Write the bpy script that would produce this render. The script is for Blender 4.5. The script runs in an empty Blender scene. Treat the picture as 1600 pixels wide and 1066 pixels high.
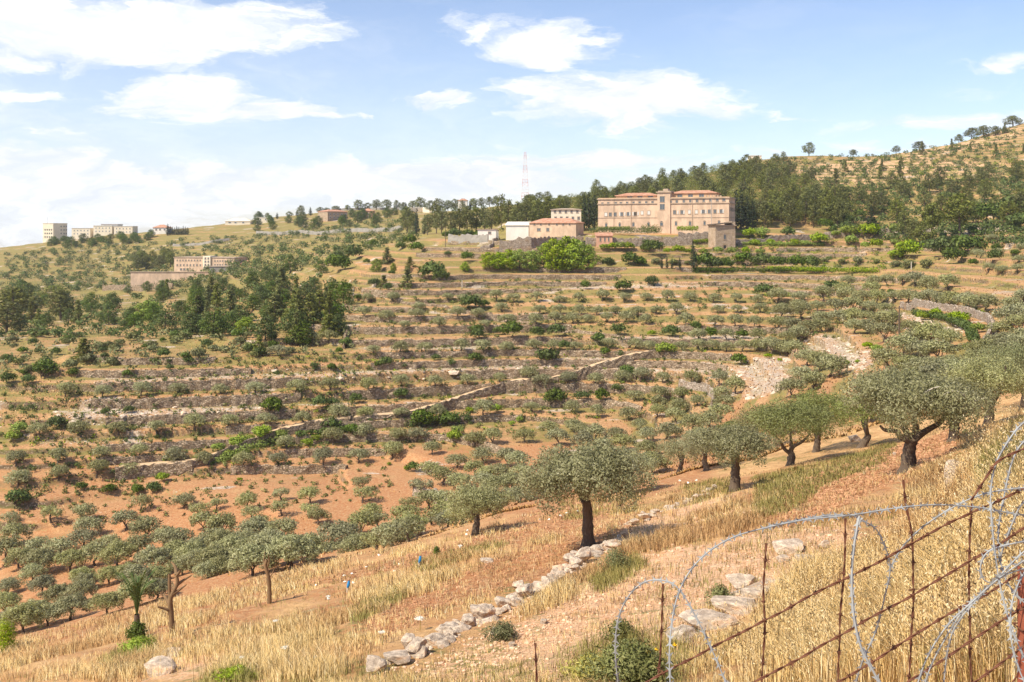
import bpy, bmesh, math, random
import numpy as np
from mathutils import Vector, Matrix
S = bpy.context.scene
COL = S.collection
R = math.radians
# ------------------------------------------------------------------ camera, sky, sun, exposure
FPX, VH = 1556.0, 360.0            # focal length in photo pixels; photo row of the eye level
cd = bpy.data.cameras.new('camera'); cam = bpy.data.objects.new('camera', cd); COL.objects.link(cam)
cd.sensor_width = 36; cd.lens = FPX / 1600 * 36
cam.rotation_euler = (R(90), 0, 0); cd.shift_y = -(533 - VH) / 1600.0
cd.clip_start = 0.05; cd.clip_end = 20000
S.camera = cam
SUNV = Vector((-0.62, -0.42, 0.86)).normalized()
EL = math.asin(SUNV.z); AZ = math.atan2(SUNV.x, SUNV.y)
S.view_settings.view_transform = 'Standard'; S.view_settings.look = 'None'
S.view_settings.exposure = 0.55; S.view_settings.gamma = 1
sl = bpy.data.lights.new('sun', 'SUN'); sl.energy = 4.6; sl.angle = R(0.5); sl.color = (1, .90, .70)
so = bpy.data.objects.new('sun', sl); COL.objects.link(so)
so.rotation_euler = SUNV.to_track_quat('Z', 'Y').to_euler()

class NT:
    """small node-tree writer"""
    def __init__(s, tree): s.t = tree; s.n = tree.nodes; s.l = tree.links
    def node(s, ty, **kw):
        n = s.n.new(ty)
        for k, v in kw.items(): setattr(n, k, v)
        return n
    def link(s, a, b): s.l.new(a, b)
    def put(s, sock, v):
        if isinstance(v, bpy.types.NodeSocket): s.l.new(v, sock)
        else: sock.default_value = v
    def math(s, op, a, b=0.0, c=0.0, clamp=False):
        n = s.node('ShaderNodeMath', operation=op); n.use_clamp = clamp
        s.put(n.inputs[0], a); s.put(n.inputs[1], b); s.put(n.inputs[2], c)
        return n.outputs[0]
    def vmath(s, op, a, b=(0, 0, 0)):
        n = s.node('ShaderNodeVectorMath', operation=op); s.put(n.inputs[0], a); s.put(n.inputs[1], b)
        return n.outputs['Value'] if op == 'LENGTH' else n.outputs[0]
    def mix(s, f, a, b, mode='MIX'):
        n = s.node('ShaderNodeMix', data_type='RGBA', blend_type=mode)
        s.put(n.inputs[0], f)
        for k, v in ((6, a), (7, b)):
            s.put(n.inputs[k], (*v, 1) if isinstance(v, tuple) and len(v) == 3 else v)
        return n.outputs[2]
    def ramp(s, f, lo, hi, a=0.0, b=1.0, smooth=True):
        n = s.node('ShaderNodeMapRange', interpolation_type='SMOOTHSTEP' if smooth else 'LINEAR')
        s.put(n.inputs[0], f)
        for i, v in enumerate((lo, hi, a, b)): n.inputs[i + 1].default_value = v
        return n.outputs[0]
    def noise(s, vec, scale, detail=4, rough=.55, dist=0.0, color=False):
        n = s.node('ShaderNodeTexNoise'); s.put(n.inputs['Vector'], vec)
        n.inputs['Scale'].default_value = scale; n.inputs['Detail'].default_value = detail
        n.inputs['Roughness'].default_value = rough; n.inputs['Distortion'].default_value = dist
        return n.outputs['Color' if color else 'Fac']

W = bpy.data.worlds.new('World'); S.world = W; W.use_nodes = True
w = NT(W.node_tree); w.n.clear()
sky = w.node('ShaderNodeTexSky', sky_type='NISHITA'); sky.sun_disc = False
sky.sun_elevation = EL; sky.sun_rotation = AZ; sky.altitude = 700; sky.air_density = 1.0; sky.dust_density = 0.8; sky.ozone_density = 2.2
tc = w.node('ShaderNodeTexCoord'); sp = w.node('ShaderNodeSeparateXYZ'); w.link(tc.outputs['Generated'], sp.inputs[0])
az = w.math('ARCTAN2', sp.outputs[0], sp.outputs[1]); el = w.math('ARCSINE', sp.outputs[2])
cb = w.node('ShaderNodeCombineXYZ'); w.link(az, cb.inputs[0]); w.link(el, cb.inputs[1]); P2 = cb.outputs[0]
def stretch(v, kx, ky):
    return w.vmath('MULTIPLY', v, (kx, ky, 1))
nz = w.noise(stretch(P2, 6, 17), 1.0, 6, .6, .2, color=True)
d1 = w.vmath('MULTIPLY', w.vmath('SUBTRACT', nz, (.5, .5, .5)), (.26, .07, 0))
PD = w.vmath('ADD', P2, d1)
# clouds as places in the sky: (photo column, photo row, half width, half height, density)
CL = [(110, 45, 330, 62, 1.0), (330, 30, 230, 50, .95), (60, 145, 110, 18, .6), (290, 150, 120, 42, 1.0), (430, 168, 130, 27, .95),
      (668, 165, 62, 18, .9), (850, 78, 125, 38, .9), (740, 40, 160, 20, .45), (960, 152, 215, 50, 1.0), (880, 130, 130, 30, .5), (1090, 165, 110, 26, .7),
      (130, 218, 90, 8, .6), (300, 292, 640, 46, 1.0), (40, 250, 160, 26, .9), (60, 320, 420, 70, .9), (650, 285, 430, 36, .95), (870, 255, 230, 24, .85),
      (1585, 112, 90, 20, .7), (1470, 192, 170, 22, .55), (1240, 178, 90, 7, .5), (1300, 235, 280, 20, .45), (1415, 148, 25, 8, .35),
      (562, 174, 15, 9, .7), (1198, 126, 16, 8, .4), (820, 222, 120, 10, .4), (1560, 150, 120, 20, .3)]
tot = None
for (cu, cv, ru, rv, st) in CL:
    a0 = math.atan((cu - 800) / FPX); e0 = math.atan((VH - cv) / FPX * math.cos(a0))
    q = w.vmath('LENGTH', w.vmath('MULTIPLY', w.vmath('SUBTRACT', PD, (a0, e0, 0)), (FPX / ru, FPX / rv, 0)))
    m = w.ramp(q, 1.5, .1, 0, st)
    tot = m if tot is None else w.math('MAXIMUM', tot, m)
fine = w.noise(stretch(PD, 14, 34), 1.0, 8, .62, .3)
cl = w.ramp(w.math('ADD', w.math('MULTIPLY', tot, .95), w.math('MULTIPLY', w.math('SUBTRACT', fine, .5), 1.4)), .16, .80)
thin = w.ramp(w.noise(stretch(PD, 5, 16), 1.0, 7, .6, .4), .42, .85, 0, .5)
hz = w.ramp(el, -.02, .30, .50, .0)
left = w.ramp(az, -.55, .50, .85, .18)
veil = w.math('MULTIPLY', w.math('ADD', thin, hz), left, clamp=True)
cov = w.math('MAXIMUM', cl, veil, clamp=True)
shade = w.mix(w.ramp(fine, .35, .7), (5.2, 5.5, 5.9), (6.9, 6.85, 6.8))
skyc = w.mix(cov, w.mix(1.0, sky.outputs[0], (1.04, .97, 1.0), 'MULTIPLY'), shade)
bg = w.node('ShaderNodeBackground'); w.link(skyc, bg.inputs[0]); bg.inputs[1].default_value = .125
wo = w.node('ShaderNodeOutputWorld'); w.link(bg.outputs[0], wo.inputs[0])

# ------------------------------------------------------------------ materials
MATS = {}
def mat(name, rough=.85, spec=.25, metal=0.0):
    m = bpy.data.materials.new(name); m.use_nodes = True
    t = NT(m.node_tree); t.n.clear()
    p = t.node('ShaderNodeBsdfPrincipled'); p.inputs['Roughness'].default_value = rough
    p.inputs['Specular IOR Level'].default_value = spec; p.inputs['Metallic'].default_value = metal
    o = t.node('ShaderNodeOutputMaterial'); t.link(p.outputs[0], o.inputs[0])
    MATS[name] = m; t.p = p; t.o = o
    t.obj = t.node('ShaderNodeTexCoord').outputs['Object']
    t.geo = t.node('ShaderNodeNewGeometry'); t.inf = t.node('ShaderNodeObjectInfo')
    return t
def bump(t, h, strength=.5, dist=.05):
    b = t.node('ShaderNodeBump'); b.inputs['Strength'].default_value = strength; b.inputs['Distance'].default_value = dist
    t.link(h, b.inputs['Height']); t.link(b.outputs[0], t.p.inputs['Normal'])
def col(t, c): t.put(t.p.inputs['Base Color'], (*c, 1) if isinstance(c, tuple) else c)
def leafmat(name, c1, c2, c3, tr=.25, rough=.6):
    t = mat(name, rough, .3)
    r = t.geo.outputs['Random Per Island']
    c = t.mix(t.ramp(r, 0, .7, smooth=False), c1, c2); c = t.mix(t.ramp(r, .78, 1), c, c3)
    big = t.noise(t.obj, .9, 2); c = t.mix(t.ramp(big, .35, .65, .0, .35), c, tuple(x * .7 for x in c1))
    rnd = t.inf.outputs['Random']
    hs = t.node('ShaderNodeHueSaturation'); t.link(c, hs.inputs['Color'])
    t.put(hs.inputs['Value'], t.ramp(rnd, 0, 1, .82, 1.2, False)); t.put(hs.inputs['Hue'], t.ramp(rnd, 0, 1, .492, .508, False))
    t.put(hs.inputs['Saturation'], t.ramp(t.math('FRACT', t.math('MULTIPLY', rnd, 7.3)), 0, 1, .85, 1.15, False))
    col(t, hs.outputs[0])
    tl = t.node('ShaderNodeBsdfTranslucent'); t.link(hs.outputs[0], tl.inputs[0])
    mx = t.node('ShaderNodeMixShader'); mx.inputs[0].default_value = tr
    t.link(t.p.outputs[0], mx.inputs[1]); t.link(tl.outputs[0], mx.inputs[2]); t.link(mx.outputs[0], t.o.inputs[0])
leafmat('olive_leaf', (.28, .28, .12), (.41, .40, .20), (.56, .54, .33), .38, .5)
leafmat('olive_leaf_green', (.20, .225, .075), (.30, .32, .13), (.42, .43, .22), .34, .5)
leafmat('pine_leaf', (.12, .135, .032), (.205, .215, .058), (.30, .295, .09), .3)
leafmat('cypress_leaf', (.018, .030, .010), (.035, .052, .017), (.06, .075, .028), .1)
leafmat('bush_leaf', (.07, .11, .018), (.13, .18, .032), (.22, .27, .06), .28)
leafmat('bright_leaf', (.19, .27, .022), (.31, .39, .04), (.44, .50, .09), .3)
leafmat('scrub_leaf', (.14, .15, .05), (.22, .225, .085), (.32, .30, .13), .2)
leafmat('yellow_leaf', (.35, .30, .02), (.55, .42, .02), (.6, .5, .05), .3)
leafmat('dry_grass', (.66, .37, .12), (.86, .55, .21), (.96, .74, .38), .35)
leafmat('pale_grass', (.78, .54, .25), (.92, .73, .42), (.98, .89, .66), .35)
leafmat('green_grass', (.32, .30, .08), (.50, .44, .14), (.66, .56, .24), .35)
leafmat('palm_leaf', (.06, .11, .02), (.12, .19, .04), (.2, .27, .07), .25)
t = mat('bark', .95, .15); n = t.noise(t.vmath('MULTIPLY', t.obj, (1, 1, .35)), 9, 6, .65)
col(t, t.mix(n, (.05, .037, .028), (.20, .15, .11))); bump(t, n, .9, .06)
t = mat('dead_wood', .9, .15); n = t.noise(t.vmath('MULTIPLY', t.obj, (1, 1, .3)), 8, 5, .6)
col(t, t.mix(n, (.09, .06, .04), (.33, .21, .11))); bump(t, n, .8, .03)
t = mat('grey_wood', .9, .15); n = t.noise(t.obj, 12, 4); col(t, t.mix(n, (.38, .33, .27), (.62, .56, .48)))

# the ground
t = mat('ground', .95, .12)
at_ = t.node('ShaderNodeAttribute'); at_.attribute_name = 'mask'
sr = t.node('ShaderNodeSeparateColor'); t.link(at_.outputs['Color'], sr.inputs[0])
red, grn, rck, pale = sr.outputs[0], sr.outputs[1], sr.outputs[2], at_.outputs['Alpha']
n1 = t.noise(t.obj, .35, 7, .62); n2 = t.noise(t.obj, 2.6, 7, .66); n3 = t.noise(t.obj, 12, 6, .7); n4 = t.noise(t.obj, .09, 4)
straw = t.mix(t.ramp(n2, .3, .7), (.44, .25, .11), (.78, .51, .25)); straw = t.mix(t.ramp(n1, .42, .68, 0, .6), straw, (.46, .23, .10))
fard = t.node('ShaderNodeVectorMath', operation='LENGTH'); t.link(t.geo.outputs['Position'], fard.inputs[0]); farf = t.ramp(fard.outputs['Value'], 90, 130)
straw = t.mix(t.math('MULTIPLY', farf, t.ramp(n2, .38, .62, .95, .15)), straw, (.36, .20, .10))
soil = t.mix(t.ramp(n3, .3, .7), (.27, .105, .045), (.56, .265, .125)); soil = t.mix(t.ramp(n2, .40, .66, 0, .75), soil, (.56, .36, .19))
weed = t.mix(t.ramp(n3, .3, .7), (.15, .135, .04), (.36, .28, .105))
rock = t.mix(t.ramp(n2, .35, .62), (.32, .25, .19), (.62, .51, .41)); rock = t.mix(t.ramp(n3, .5, .72, 0, .75), rock, (.20, .16, .12))
pal = t.mix(t.ramp(n3, .32, .68), (.58, .31, .165), (.80, .53, .33)); pal = t.mix(t.ramp(n2, .5, .7, 0, .6), pal, (.82, .62, .44))
def edge(m, k=.5): return t.ramp(t.math('ADD', m, t.math('MULTIPLY', t.math('SUBTRACT', t.math('ADD', t.math('MULTIPLY', n2, .6), t.math('MULTIPLY', n1, .4)), .5), 3.0)), k - .2, k + .2)
c = t.mix(edge(red), straw, soil); c = t.mix(edge(pale), c, pal); c = t.mix(edge(grn, .55), c, weed); c = t.mix(edge(rck), c, rock)
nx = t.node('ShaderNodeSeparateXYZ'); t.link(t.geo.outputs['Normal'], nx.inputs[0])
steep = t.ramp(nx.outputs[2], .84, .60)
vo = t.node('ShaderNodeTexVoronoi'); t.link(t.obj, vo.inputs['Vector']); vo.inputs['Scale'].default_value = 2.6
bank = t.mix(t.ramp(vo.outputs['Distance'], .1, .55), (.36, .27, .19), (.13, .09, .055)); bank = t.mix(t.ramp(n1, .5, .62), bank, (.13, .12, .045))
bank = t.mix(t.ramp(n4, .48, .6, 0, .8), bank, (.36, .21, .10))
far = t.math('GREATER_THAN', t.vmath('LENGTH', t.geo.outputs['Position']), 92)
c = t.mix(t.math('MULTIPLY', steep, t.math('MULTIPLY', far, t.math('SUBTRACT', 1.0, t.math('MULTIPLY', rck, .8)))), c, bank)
col(t, c); bump(t, t.math('ADD', t.math('ADD', n2, t.math('MULTIPLY', n3, .5)), t.math('MULTIPLY', vo.outputs['Distance'], .3)), .9, .16)
def stone(name, lo, hi, sc=3.0, mort=(.08, .065, .045)):
    t = mat(name, .95, .15)
    s3 = t.vmath('MULTIPLY', t.obj, (1, 1, 1.7))
    v = t.node('ShaderNodeTexVoronoi', feature='DISTANCE_TO_EDGE'); t.link(s3, v.inputs['Vector']); v.inputs['Scale'].default_value = sc
    v2 = t.node('ShaderNodeTexVoronoi'); t.link(s3, v2.inputs['Vector']); v2.inputs['Scale'].default_value = sc
    n = t.noise(t.obj, .5, 5); hs = t.node('ShaderNodeSeparateColor'); t.link(v2.outputs['Color'], hs.inputs[0])
    c = t.mix(hs.outputs[0], lo, hi); c = t.mix(t.ramp(n, .5, .66, 0, .7), c, (.33, .22, .13)); c = t.mix(t.ramp(v.outputs[0], .0, .09), mort, c)
    f = t.noise(t.obj, 9, 5); c = t.mix(t.ramp(f, .45, .75, 0, .5), c, tuple(x * .6 for x in lo))
    col(t, c); bump(t, t.math('ADD', t.ramp(v.outputs[0], 0, .15), t.math('MULTIPLY', f, .4)), 1.0, .10)
stone('dry_stone', (.22, .155, .10), (.52, .405, .295), 1.7, (.12, .09, .06))
stone('pale_dry_stone', (.30, .24, .19), (.60, .50, .41), 2.2, (.14, .10, .07))
stone('house_stone', (.46, .35, .25), (.58, .45, .33), 1.3, (.34, .26, .19))
t = mat('boulder', .92, .2); n = t.noise(t.obj, 2.2, 8, .65); n2 = t.noise(t.obj, 11, 6, .7)
c = t.mix(t.ramp(n, .35, .65), (.40, .31, .24), (.80, .66, .52)); c = t.mix(t.ramp(n2, .52, .7, 0, .7), c, (.23, .19, .15)); c = t.mix(t.ramp(t.noise(t.obj, 1.1, 4), .55, .65, 0, .6), c, (.62, .36, .20))
col(t, c); bump(t, t.math('ADD', n, t.math('MULTIPLY', n2, .6)), .9, .08)
t = mat('pebble', .92, .2); r = t.geo.outputs['Random Per Island']; n = t.noise(t.obj, 20, 4)
col(t, t.mix(t.ramp(n, .4, .7, 0, .5), t.mix(r, (.50, .28, .16), (.78, .56, .39)), (.40, .25, .15)))
t = mat('path_dust', .95, .1); n = t.noise(t.obj, 1.5, 6); col(t, t.mix(n, (.46, .29, .16), (.74, .56, .37))); bump(t, n, .4, .05)
t = mat('clod', .95, .1); r = t.geo.outputs['Random Per Island']; col(t, t.mix(r, (.25, .12, .058), (.54, .30, .17)))
def plaster(name, c, var=.12, rough=.9, sc=.35):
    t = mat(name, rough, .2); n = t.noise(t.vmath('MULTIPLY', t.obj, (1, 1, .5)), sc, 6, .65); m = t.noise(t.obj, 2.5, 5, .7)
    a = t.mix(t.ramp(n, .35, .68), tuple(x * (1 - var) for x in c), tuple(min(1, x * (1 + var)) for x in c))
    col(t, t.mix(t.ramp(m, .5, .75, 0, .35), a, tuple(x * .7 for x in c))); bump(t, m, .25, .02)
plaster('peach_plaster', (.60, .435, .315), .17); plaster('ochre_plaster', (.64, .42, .25), .13); plaster('trim_stone', (.42, .32, .24)); plaster('cream_plaster', (.76, .67, .53), .06)
plaster('white_plaster', (.76, .72, .66), .06); plaster('grey_concrete', (.30, .275, .245)); plaster('red_metal', (.42, .09, .05)); plaster('hut_pink', (.62, .36, .25))
t = mat('roof_tile', .85, .2); wv = t.node('ShaderNodeTexWave'); t.link(t.obj, wv.inputs[0]); wv.inputs['Scale'].default_value = 2.0; n = t.noise(t.obj, .8, 5)
col(t, t.mix(t.ramp(n, .35, .7), (.42, .20, .125), (.58, .34, .235))); bump(t, wv.outputs[0], .4, .06)
t = mat('window_glass', .15, .5); col(t, (.10, .12, .14)); t = mat('window_dark', .5, .4); col(t, (.035, .032, .03))
t = mat('shutter', .7, .3); col(t, (.62, .60, .56)); t = mat('blue_plastic', .4, .5); col(t, (.02, .22, .50))
t = mat('rusty_wire', .9, .3, .2); n = t.noise(t.obj, 45, 4); col(t, t.mix(n, (.075, .032, .022), (.26, .11, .065)))
t = mat('rusty_post', .85, .3, .1); n = t.noise(t.obj, 18, 5); col(t, t.mix(n, (.22, .05, .03), (.40, .13, .07))); bump(t, n, .5, .01)
t = mat('galvanised', .65, .25, .0); n = t.noise(t.obj, 30, 3); col(t, t.mix(n, (.25, .265, .28), (.42, .44, .455)))
t = mat('flower_white', .8, .2); col(t, (.85, .83, .76)); t = mat('mast_red', .6, .3); col(t, (.62, .30, .25)); t = mat('mast_white', .6, .3); col(t, (.72, .68, .66))
t = mat('flower_yellow', .8, .2); col(t, (.85, .55, .03))

# ------------------------------------------------------------------ mesh helpers
class MB:
    """collects numpy pieces and links them as ONE mesh object"""
    def __init__(s): s.V = []; s.F = []; s.M = []; s.N = []; s.k = 0
    def add(s, V, F, m=0, N=None):
        V = np.asarray(V, float).reshape(-1, 3); F = np.asarray(F, int)
        s.V.append(V); s.F.append((F + s.k, m)); s.k += len(V); s.N.append(N if N is not None else None); return s
    def build(s, name, mats, parent=None, smooth=False, usen=False, loc=None):
        me = bpy.data.meshes.new(name)
        if isinstance(mats, str): mats = [mats]
        for m in mats: me.materials.append(MATS[m])
        V = np.concatenate(s.V); me.vertices.add(len(V)); me.vertices.foreach_set('co', V.astype(np.float32).ravel())
        tot = np.concatenate([np.full(len(f), f.shape[1]) for f, _ in s.F]); idx = np.concatenate([f.ravel() for f, _ in s.F])
        me.loops.add(len(idx)); me.loops.foreach_set('vertex_index', idx.astype(np.int32))
        me.polygons.add(len(tot)); st = np.concatenate([[0], np.cumsum(tot)[:-1]])
        me.polygons.foreach_set('loop_start', st.astype(np.int32)); me.polygons.foreach_set('loop_total', tot.astype(np.int32))
        if len(mats) > 1: me.polygons.foreach_set('material_index', np.concatenate([np.full(len(f), m) for f, m in s.F]).astype(np.int32))
        me.polygons.foreach_set('use_smooth', np.full(len(tot), bool(smooth or usen)))
        me.update(calc_edges=True)
        if usen:
            N = np.concatenate([n for n in s.N]); me.normals_split_custom_set_from_vertices(N.tolist())
        o = bpy.data.objects.new(name, me); COL.objects.link(o)
        if parent: o.parent = parent
        if loc is not None: o.location = loc
        return o
def tag(o, label, cat, group=None, kind=None):
    if label: o['label'] = label
    if cat: o['category'] = cat
    if group: o['group'] = group
    if kind: o['kind'] = kind
    return o
def empty(name, loc, rz=0):
    o = bpy.data.objects.new(name, None); COL.objects.link(o); o.location = loc; o.rotation_euler = (0, 0, rz); o.empty_display_size = .3; return o
def dup(root, loc, rz, sc, label, group=None):
    r = root.copy(); COL.objects.link(r); r.location = loc; r.rotation_euler = (0, 0, rz); r.scale = sc
    r['label'] = label
    if group: r['group'] = group
    for ch in KIDS.get(root.name, []):
        c = ch.copy(); COL.objects.link(c); c.parent = r
    return r
KIDS = {}
def box(x0, x1, y0, y1, z0, z1):
    V = [(x, y, z) for z in (z0, z1) for y in (y0, y1) for x in (x0, x1)]
    return V, [(0, 2, 3, 1), (4, 5, 7, 6), (0, 1, 5, 4), (2, 6, 7, 3), (0, 4, 6, 2), (1, 3, 7, 5)]
def tube(P, rad, ns=6, cap=True):
    P = np.asarray(P, float); n = len(P); rad = np.broadcast_to(rad, (n,))
    T = np.gradient(P, axis=0); T /= np.linalg.norm(T, axis=1)[:, None] + 1e-9
    ref = np.array([.31, .95, .02]) if abs(T[0][1]) < .9 else np.array([1., 0, 0])
    A = []
    a = ref
    for k in range(n):
        a = a - T[k] * a.dot(T[k]); a /= np.linalg.norm(a) + 1e-9; A.append(a)
    A = np.array(A); B = np.cross(T, A)
    th = np.arange(ns) / ns * 2 * math.pi
    V = P[:, None, :] + rad[:, None, None] * (np.cos(th)[None, :, None] * A[:, None, :] + np.sin(th)[None, :, None] * B[:, None, :])
    i = np.arange(n - 1)[:, None] * ns; j = np.arange(ns)[None, :]; j2 = (j + 1) % ns
    F = np.stack([i + j, i + j2, i + ns + j2, i + ns + j], -1).reshape(-1, 4)
    return V.reshape(-1, 3), F
def smoothline(P, k=8):
    P = np.asarray(P, float); Q = np.vstack([2 * P[0] - P[1], P, 2 * P[-1] - P[-2]]); out = []
    for i in range(1, len(Q) - 2):
        a, b, c, d = Q[i - 1:i + 3]
        for t in np.arange(k) / k:
            out.append(.5 * ((2 * b) + (c - a) * t + (2 * a - 5 * b + 4 * c - d) * t * t + (3 * b - a - 3 * c + d) * t ** 3))
    out.append(P[-1]); return np.array(out)
def hash2(i, j, seed):
    h = np.sin(i * 127.1 + j * 311.7 + seed * 74.7) * 43758.5453; return h - np.floor(h)
def vn(x, y, seed=0):
    i = np.floor(x); j = np.floor(y); fx = x - i; fy = y - j; fx = fx * fx * (3 - 2 * fx); fy = fy * fy * (3 - 2 * fy)
    a = hash2(i, j, seed); b = hash2(i + 1, j, seed); c = hash2(i, j + 1, seed); d = hash2(i + 1, j + 1, seed)
    return (a * (1 - fx) + b * fx) * (1 - fy) + (c * (1 - fx) + d * fx) * fy
def fbm(x, y, o=4, seed=0):
    s = 0; a = .5
    for k in range(o): s = s + a * (vn(x, y, seed + k * 13) - .5) * 2; x = x * 2.03 + 17; y = y * 2.03 + 5; a *= .5
    return s
def sstep(x, a, b):
    t = np.clip((x - a) / (b - a), 0, 1); return t * t * (3 - 2 * t)

# ------------------------------------------------------------------ the lie of the land
def near(a, y):
    z = -3.4 + .21 * a * y - .245 * y + 1.7 * np.exp(-y / 8.0)
    z = z + 2.5 * np.exp(-((a - .56) / .13) ** 2) * np.exp(-((y - 17) / 8.5) ** 2)
    return z
# profiles of the valley along eleven bearings: (distance, photo row of the ground there)
PROF = {
 -300: [(56, 1040), (75, 1050), (100, 1030), (135, 990), (150, 950), (163, 890), (180, 810), (195, 725), (210, 660), (228, 600), (265, 562), (320, 540), (420, 508), (550, 475), (720, 440), (950, 405)],
 0: [(58, 1003), (75, 1012), (100, 998), (132, 960), (150, 910), (165, 850), (180, 775), (197, 690), (210, 630), (228, 575), (265, 545), (320, 525), (420, 495), (550, 465), (720, 430), (900, 388)],
 200: [(60, 955), (80, 962), (105, 948), (135, 915), (152, 878), (168, 830), (190, 755), (202, 675), (214, 620), (230, 565), (265, 530), (320, 510), (400, 485), (520, 460), (680, 432), (800, 398), (900, 366)],
 400: [(66, 908), (88, 910), (120, 885), (150, 840), (172, 785), (197, 732), (208, 667), (220, 615), (233, 560), (260, 522), (300, 495), (350, 470), (420, 445), (550, 415), (700, 385), (850, 360), (950, 343)],
 600: [(75, 857), (98, 862), (130, 835), (155, 800), (178, 760), (200, 712), (215, 655), (228, 608), (242, 555), (262, 512), (285, 480), (333, 432), (390, 400), (430, 388), (600, 370), (800, 345), (950, 328)],
 800: [(84, 805), (110, 790), (140, 770), (165, 745), (190, 712), (205, 680), (225, 643), (235, 600), (248, 548), (265, 510), (285, 480), (333, 430), (390, 385), (430, 368), (520, 350), (650, 334), (800, 320)],
 1000: [(87, 760), (110, 748), (140, 728), (170, 705), (190, 685), (210, 655), (238, 597), (243, 552), (265, 510), (285, 480), (333, 430), (380, 395), (425, 362), (480, 347), (600, 313), (750, 291)],
 1200: [(61, 745), (90, 715), (130, 670), (170, 630), (205, 590), (235, 555), (285, 480), (333, 430), (375, 400), (425, 365), (500, 325), (650, 275), (800, 247)],
 1400: [(40, 735), (60, 705), (81, 680), (110, 640), (140, 600), (170, 560), (200, 530), (230, 500), (265, 470), (300, 440), (350, 405), (400, 375), (450, 350), (600, 290), (800, 238)],
 1600: [(40, 665), (70, 640), (100, 600), (130, 560), (160, 525), (190, 495), (220, 465), (260, 430), (300, 400), (360, 370), (430, 340), (550, 290), (700, 240), (850, 190)],
 1900: [(40, 600), (70, 585), (100, 555), (130, 520), (160, 490), (190, 460), (220, 430), (260, 400), (300, 372), (360, 340), (430, 305), (550, 250), (700, 190), (850, 130)]}
CU = np.array(sorted(PROF)); LY = np.linspace(math.log(.8), math.log(7000), 620)
PZ = np.zeros((len(LY), len(CU)))
ker = np.exp(-np.arange(-5, 6) ** 2 / (2 * 1.6 ** 2)); ker /= ker.sum()
for c, u in enumerate(CU):
    a = (u - 800) / FPX; pts = PROF[u]; y0 = pts[0][0]
    ys = list(np.geomspace(.8, y0 * .86, 40)); zs = [float(near(a, y)) for y in ys]
    ys += [p[0] for p in pts]; zs += [p[0] * (VH - p[1]) / FPX for p in pts]
    yr, zr = ys[-1], zs[-1]; ys += [yr * 1.06, yr * 1.2, yr * 1.6, 7000]; zs += [zr + .5, zr - 12, zr - 60, -230]
    z = np.interp(np.exp(LY), ys, zs); PZ[:, c] = np.convolve(np.pad(z, 5, mode='edge'), ker, 'valid')
def H0(a, y):
    """smooth valley height at bearing a = x/y and distance y"""
    u = a * FPX + 800; fi = np.clip(np.interp(u, CU, np.arange(len(CU))), 0, len(CU) - 1.0001)
    fy = np.clip((np.log(y) - LY[0]) / (LY[1] - LY[0]), 0, len(LY) - 1.0001)
    i = fi.astype(int); f = fi - i; j = fy.astype(int); g = fy - j
    def colz(k): k = np.clip(k, 0, len(CU) - 1); return PZ[j, k] * (1 - g) + PZ[j + 1, k] * g
    p0, p1, p2, p3 = colz(i - 1), colz(i), colz(i + 1), colz(i + 2)
    return .5 * (2 * p1 + (p2 - p0) * f + (2 * p0 - 5 * p1 + 4 * p2 - p3) * f * f + (3 * p1 - p0 - 3 * p2 + p3) * f ** 3)
LEV = np.array([-60, -55, -52.4, -50.2, -48.3, -46.4, -44.6, -42.8, -41, -38.8, -36.2, -33.6, -31.8, -30, -27.8, -25.5, -23.7, -22, -20.2, -18.5, -16.8, -15, -13.1, -11, -9, -7, -4.6, -2.0] + list(np.arange(.6, 130, 3.1)))
LF = np.diff(LEV)
def height(a, y):
    x = a * y; z = H0(a, y)
    farw = sstep(y, 92, 128)
    z = z + farw * (fbm(x / 34, y / 34, 3, 3) * .9 + fbm(x / 7, y / 7, 2, 5) * .22) * (1 + .8 * sstep(y, 420, 650))
    k = np.clip(np.searchsorted(LEV, z) - 1, 0, len(LF) - 1); fr = (z - LEV[k]) / LF[k]
    wr = .07 + .30 * np.clip(fbm(x / 22, y / 22, 2, 9) * 1.6, 0, 1) + .25 * sstep(y, 430, 560)
    wr = np.clip(wr, .07, .7); tread = .16
    g = np.where(fr < 1 - wr, tread * fr / (1 - wr), tread + (1 - tread) * sstep(fr, 1 - wr, 1) )
    zt = LEV[k] + LF[k] * g
    # outcrops and loose banks keep more of the slope
    w_ = farw * (1 - .85 * sstep(fbm(x / 60, y / 60, 2, 21), .28, .5)) * (1 - .75 * sstep(y, 560, 700))
    z = z * (1 - w_) + zt * w_
    # low grassy banks of the near slope
    nw = (1 - farw) * sstep(y, 12, 22); tt = z / 2.3 + fbm(x / 14, y / 14, 2, 31) * .25; kk = np.floor(tt); fr2 = tt - kk
    z = z + nw * .55 * 2.3 * ((sstep(fr2, .5, 1.0)) - fr2) * .55
    z = z + (1 - farw) * (fbm(x / 3.1, y / 3.1, 3, 41) * .16 + fbm(x / .6, y / .6, 3, 43) * .035) * sstep(y, 2, 6)
    return z, fr, fr2, farw
GU = np.arange(-340.2, 2250, 2.6)
GY = np.concatenate([np.geomspace(1.4, 95, 600), np.arange(95.36, 440, .36), np.arange(441, 1120, 1.6), np.geomspace(1130, 7000, 40)])
A2, Y2 = np.meshgrid((GU - 800) / FPX, GY)
Z2, FR, FR2, FW = height(A2, Y2)
S2 = Z2 / Y2; V2 = VH - S2 * FPX; U2 = A2 * FPX + 800; X2 = A2 * Y2
CM = np.maximum.accumulate(S2, axis=0)
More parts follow.
